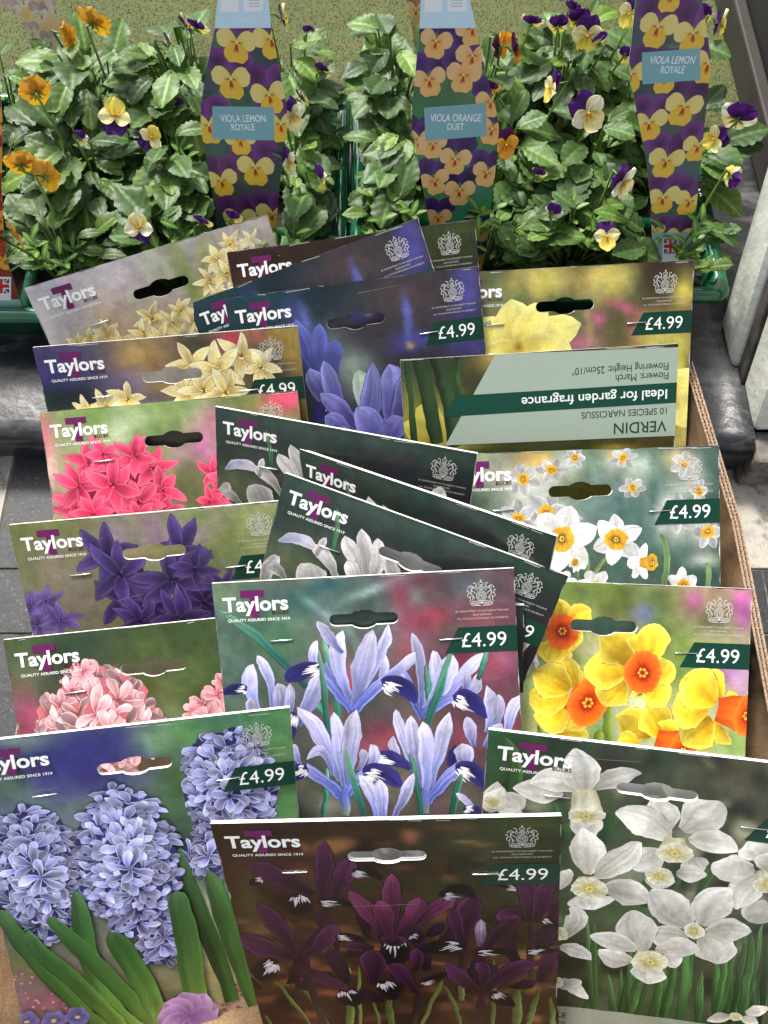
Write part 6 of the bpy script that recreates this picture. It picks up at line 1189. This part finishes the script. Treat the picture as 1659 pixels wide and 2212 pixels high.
def make_label(fl, left, right, label, flowers, cols, bgc, name=None, head=None, flag=None, foot=None, seed=1, pale=0.0, r_scale=1.0, zfix=0.0):
    root = empty('plant_label', (0, 0, 0), label, 'plant label', 'printed plastic plant labels in the viola trays')
    m = Matrix(((fl.u[0], -fl.v[0], fl.n[0]), (fl.u[1], -fl.v[1], fl.n[1]), (fl.u[2], -fl.v[2], fl.n[2]))).to_4x4(); m.translation = Vector(fl.P0); root.matrix_world = m
    Ls = [fl.q(*p) for p in left]; Rs = [fl.q(*p) for p in right]; n = len(Ls)
    cells = [[Ls[i], Rs[i], Rs[i + 1], Ls[i + 1]] for i in range(n - 1)]
    A = np.array(Ls + Rs); rect = (A[:, 0].min(), A[:, 0].max(), A[:, 1].min(), A[:, 1].max())
    P = Print(rect, (), [[tuple(q) for q in c] for c in cells], dz=1.2e-6); P.rng = np.random.default_rng(seed); P.warp = 0.0007; P.tex = .12
    rg = np.random.default_rng(seed)
    s = float(np.linalg.norm(fl.q(left[0][0] + 50, left[0][1] + 60) - fl.q(left[0][0], left[0][1] + 60)) / 50)
    P.grid(*rect, 10, 24, lambda q: np.clip(np.array(bgc) + vnoise(np.random.default_rng(seed), (q - [rect[0], rect[2]]) / (rect[3] - rect[2]), 9) * 16, 0, 255))
    fade = lambda c: tuple(tuple(np.array(k) * (1 - pale) + 190 * pale for k in g) for g in c)
    cf = [fade(c) for c in cols]
    for k in range(26): 
        q = fl.q(rg.uniform(left[0][0] - 40, right[0][0] + 40), rg.uniform(left[0][1], left[-1][1])); P.ellipse(q[0], q[1], 16 * s, 13 * s, np.array(bgc) * rg.uniform(.7, 1.2), np.array(bgc) * rg.uniform(.8, 1.4), rg.uniform(0, 3), n=9, wob=.3)
    for ps in (0, 1):
        for (x, y, r, rot) in flowers:
            q = fl.q(x, y); r2 = r * s * 1.05
            if ps == 0:
                for dx in (-.6, .6): P.ellipse(q[0] + dx * r2, q[1] - r2 * .85, r2 * .72, r2 * .66, np.array(cf[0][0]) * rg.uniform(.8, 1.1), np.array(cf[0][1]) * rg.uniform(.8, 1.1), n=18, wob=.05)
            else: pansy(P, q[0], q[1], r2, rot, *cf, tops=False)
    r_ = P.mesh(fl.place, 0.0, 1.25)
    V = [r_[0]]; F = list(r_[1]); C = [r_[2]]; nn = len(r_[0])
    out = Ls + Rs[::-1]; mnum = len(out)
    for z in (0.0, -0.0006): V.append(fl.place(np.array(out), z)); C.append(np.full((mnum, 3), 0.6))
    for j in range(mnum): F.append((nn + j, nn + (j + 1) % mnum, nn + mnum + (j + 1) % mnum, nn + mnum + j))
    F += [(nn + mnum + i, nn + mnum + i + 1, nn + mnum + mnum - 2 - i, nn + mnum + mnum - 1 - i) for i in range(n - 1)]
    link('label_blade', mesh_np('label_blade', np.vstack(V), F, np.vstack(C)), M['label'], root)
    def ov(nm, fn, z, parent=root, clip=True):
        Q = Print(rect if not clip else rect, (), [[tuple(q) for q in c] for c in cells] if clip else None, dz=4e-6); fn(Q); r = Q.mesh(fl.place, z, .92)
        return link(nm, mesh_np(nm, r[0], r[1], r[2]), M['ink'], parent) if r else None
    zt = P.layer * P.dz + 3e-5
    if head:
        h = ov('header_panel', lambda Q: Q.quad([fl.q(*p) for p in head['quad']], (192, 218, 230), 8, 6), zt)
        def bits(Q):
            for b4 in head['white']: Q.quad([fl.q(*p) for p in b4], (236, 240, 244), 3, 3)
            for k in range(7): x = head['dash'] - 22 + k * 7; Q.quad([fl.q(x, 40), fl.q(x + 4, 40), fl.q(x + 4, 43.5), fl.q(x, 43.5)], (226, 236, 242), 1, 1)      # a line of print too worn to read
            for k in range(4): x = head['dash'] + 12; y = -6 + k * 6; Q.quad([fl.q(x, y), fl.q(x + 24, y), fl.q(x + 24, y + 2), fl.q(x, y + 2)], (186, 188, 200), 1, 1)
        ov('header_print', bits, zt + 4e-5, h)
    if name:
        npn = ov('name_panel', lambda Q: Q.quad([fl.q(*p) for p in name['quad']], (126, 168, 176), 8, 4), zt)
        def words(Q):
            for (t, x, y, w, hh) in name['text']: k = fl.q(x, y); put_text(Q, t, k[0], k[1], w * s, hh * s, (226, 232, 230), .004, 'c')
        ov('name_lettering', words, zt + 4e-5, npn)
    if flag:
        def fg(Q):
            x0, y0, x1, y1 = flag; qd = lambda pts, c: Q.quad([fl.q(*p) for p in pts], c, 4, 4)
            lerp = lambda a, b: (x0 + (x1 - x0) * a, y0 + (y1 - y0) * b)
            qd([lerp(-.12, -.14), lerp(1.12, -.14), lerp(1.12, 1.5), lerp(-.12, 1.5)], (222, 222, 220)); qd([lerp(0, 0), lerp(1, 0), lerp(1, 1), lerp(0, 1)], (34, 50, 92))
            for c, w in (((226, 226, 226), .13), ((176, 44, 52), .05)):
                qd([lerp(0, 0), lerp(w, 0), lerp(1, 1), lerp(1 - w, 1)], c); qd([lerp(1 - w, 0), lerp(1, 0), lerp(w, 1), lerp(0, 1)], c)
            for c, w in (((226, 226, 226), .17), ((186, 40, 50), .1)):
                qd([lerp(.5 - w, 0), lerp(.5 + w, 0), lerp(.5 + w, 1), lerp(.5 - w, 1)], c); qd([lerp(0, .5 - w * 1.2), lerp(1, .5 - w * 1.2), lerp(1, .5 + w * 1.2), lerp(0, .5 + w * 1.2)], c)
        ov('flag_print', fg, zt)
    if foot: ov('foot_panel', lambda Q: Q.quad([fl.q(*p) for p in foot], (150, 180, 178), 6, 4), zt - 1e-5)
    return root
hd = lambda x0, x1, x2, x3, y: dict(quad=[(x0, -40), (x1, -40), (x3, y), (x2, y + 1)], white=[[(x0 + 8, -40), (x0 + 48, -40), (x0 + 46, 25), (x0 + 8, 26)], [(x0 + 58, -40), (x0 + 101, -40), (x0 + 99, 24), (x0 + 57, 25)]], dash=(x0 + x1) / 2)
make_label(Flat(528, 480, .115, 20), [(474, -60), (470, 0), (464, 60), (446, 150), (434, 225), (434, 275), (442, 325), (456, 400), (465, 460), (474, 560), (480, 640)], [(578, -60), (581, 0), (586, 60), (604, 150), (619, 225), (621, 275), (614, 325), (604, 400), (599, 460), (592, 560), (588, 640)],
           'plant label with purple and yellow violas, left of the orange duet label', [(510, 92, 42, -8), (586, 84, 40, 10), (500, 172, 42, -5), (583, 205, 42, 8), (452, 270, 42, 0), (608, 268, 42, 0), (480, 388, 40, 8), (554, 362, 44, -6), (520, 472, 42, 0), (588, 462, 40, -10), (520, 300, 36, 0)], LEM, (62, 82, 76),
           dict(quad=[(459, 229), (591, 231), (593, 303), (459, 300)], text=[('VIOLA LEMON', 526, 263, 108, 16), ('ROYALE', 526, 281, 56, 15)]), hd(469, 582, 463, 588, 60), seed=4)
make_label(Flat(990, 500, .115, 20, 0), [(912, -60), (909, 0), (906, 60), (898, 150), (890, 225), (890, 275), (899, 325), (912, 400), (922, 450), (930, 500), (938, 600), (944, 700)], [(1010, -60), (1015, 0), (1029, 60), (1048, 150), (1069, 225), (1078, 275), (1074, 325), (1067, 400), (1061, 450), (1055, 500), (1047, 580), (1038, 700)],
           'plant label with dark purple and orange violas and pale blue top, in the middle', [(943, 90, 34, -10), (1018, 62, 34, 10), (1020, 122, 36, 0), (928, 172, 36, 10), (1002, 162, 38, -5), (1060, 220, 34, 0), (905, 300, 36, 0), (935, 310, 34, 6), (1064, 278, 36, -8), (985, 342, 38, -4), (940, 388, 36, 16), (1054, 372, 36, -12), (995, 410, 38, 0), (948, 468, 34, 0), (1040, 495, 34, -6), (1036, 560, 34, 0), (975, 520, 34, 0)], ORD, (70, 120, 84),
           dict(quad=[(916, 232), (1049, 222), (1051, 293), (919, 304)], text=[('VIOLA ORANGE', 984, 262, 122, 17), ('DUET', 984, 280, 40, 15)]), hd(909, 1016, 906, 1030, 60), seed=5)
make_label(Flat(1455, 560, .105, 22), [(1378, -60), (1373, 0), (1363, 100), (1359, 130), (1362, 170), (1377, 250), (1397, 350), (1407, 450), (1408, 500), (1410, 600), (1416, 640)], [(1508, -60), (1517, 0), (1532, 100), (1537, 130), (1532, 170), (1524, 250), (1514, 350), (1504, 450), (1502, 500), (1500, 600), (1496, 640)],
           'plant label with purple and yellow violas, right of the orange duet label', [(1422, 58, 40, -6), (1498, 72, 40, 8), (1362, 160, 40, 0), (1530, 138, 40, 0), (1405, 265, 40, 10), (1478, 230, 42, -6), (1440, 345, 42, -4), (1508, 315, 36, 0), (1434, 425, 40, 8), (1492, 432, 38, -6), (1416, 496, 26, 0), (1470, 508, 34, 0), (1440, 165, 36, 0), (1450, -14, 34, 0)], LEM, (66, 84, 80),
           dict(quad=[(1386, 113), (1511, 104), (1513, 172), (1388, 182)], text=[('VIOLA LEMON', 1450, 137, 102, 15), ('ROYALE', 1451, 158, 54, 15)]), None, (1434, 515, 1462, 548), [(1400, 503), (1510, 501), (1510, 600), (1400, 600)], seed=6)
make_label(Flat(5, 600, .12, 14), [(-110, 60), (-112, 170), (-120, 260), (-110, 400), (-100, 500), (-95, 560), (-90, 640), (-80, 700)], [(-4, 60), (-2, 170), (5, 255), (3, 400), (8, 500), (15, 564), (38, 636), (58, 693)],
           'plant label with orange and red violas, cut off by the left edge', [(-30, 250, 44, 0), (-10, 340, 40, 0), (-60, 420, 44, 0), (0, 470, 36, 0), (-30, 560, 40, 10), (10, 560, 34, 0), (-60, 300, 40, 0), (-70, 520, 40, 0)], GLD, (130, 44, 26), None, None, (-14, 602, 20, 633), [(-80, 646), (70, 646), (70, 700), (-80, 700)], seed=7)
make_label(Flat(125, 170, .10, 24), [(-60, -40), (-10, 0), (40, 40), (72, 90), (95, 150), (108, 200)], [(106, -40), (119, 0), (130, 40), (146, 100), (166, 165), (172, 200)],
           'faded back of an orange plant label standing behind the orange violas, top left', [(30, 20, 16, 0), (90, 30, 16, 0), (70, 70, 14, 0), (110, 90, 14, 0), (120, 20, 14, 0), (50, 0, 14, 0)], GLD, (222, 196, 140), None, None, (106, 130, 152, 158), None, seed=8, pale=.8)
make_label(Flat(905, 150, .11, 24), [(872, -40), (880, 0), (890, 60), (897, 120), (902, 190)], [(1000, -40), (1000, 0), (1000, 60), (1000, 120), (990, 190)],
           'plant label with faded tan print mostly hidden behind the orange duet label', [(900, 20, 24, 0), (890, 60, 24, 0), (910, 90, 24, 0), (905, 130, 24, 0)], GLD, (120, 104, 70), None, None, None, None, seed=9, pale=.45)
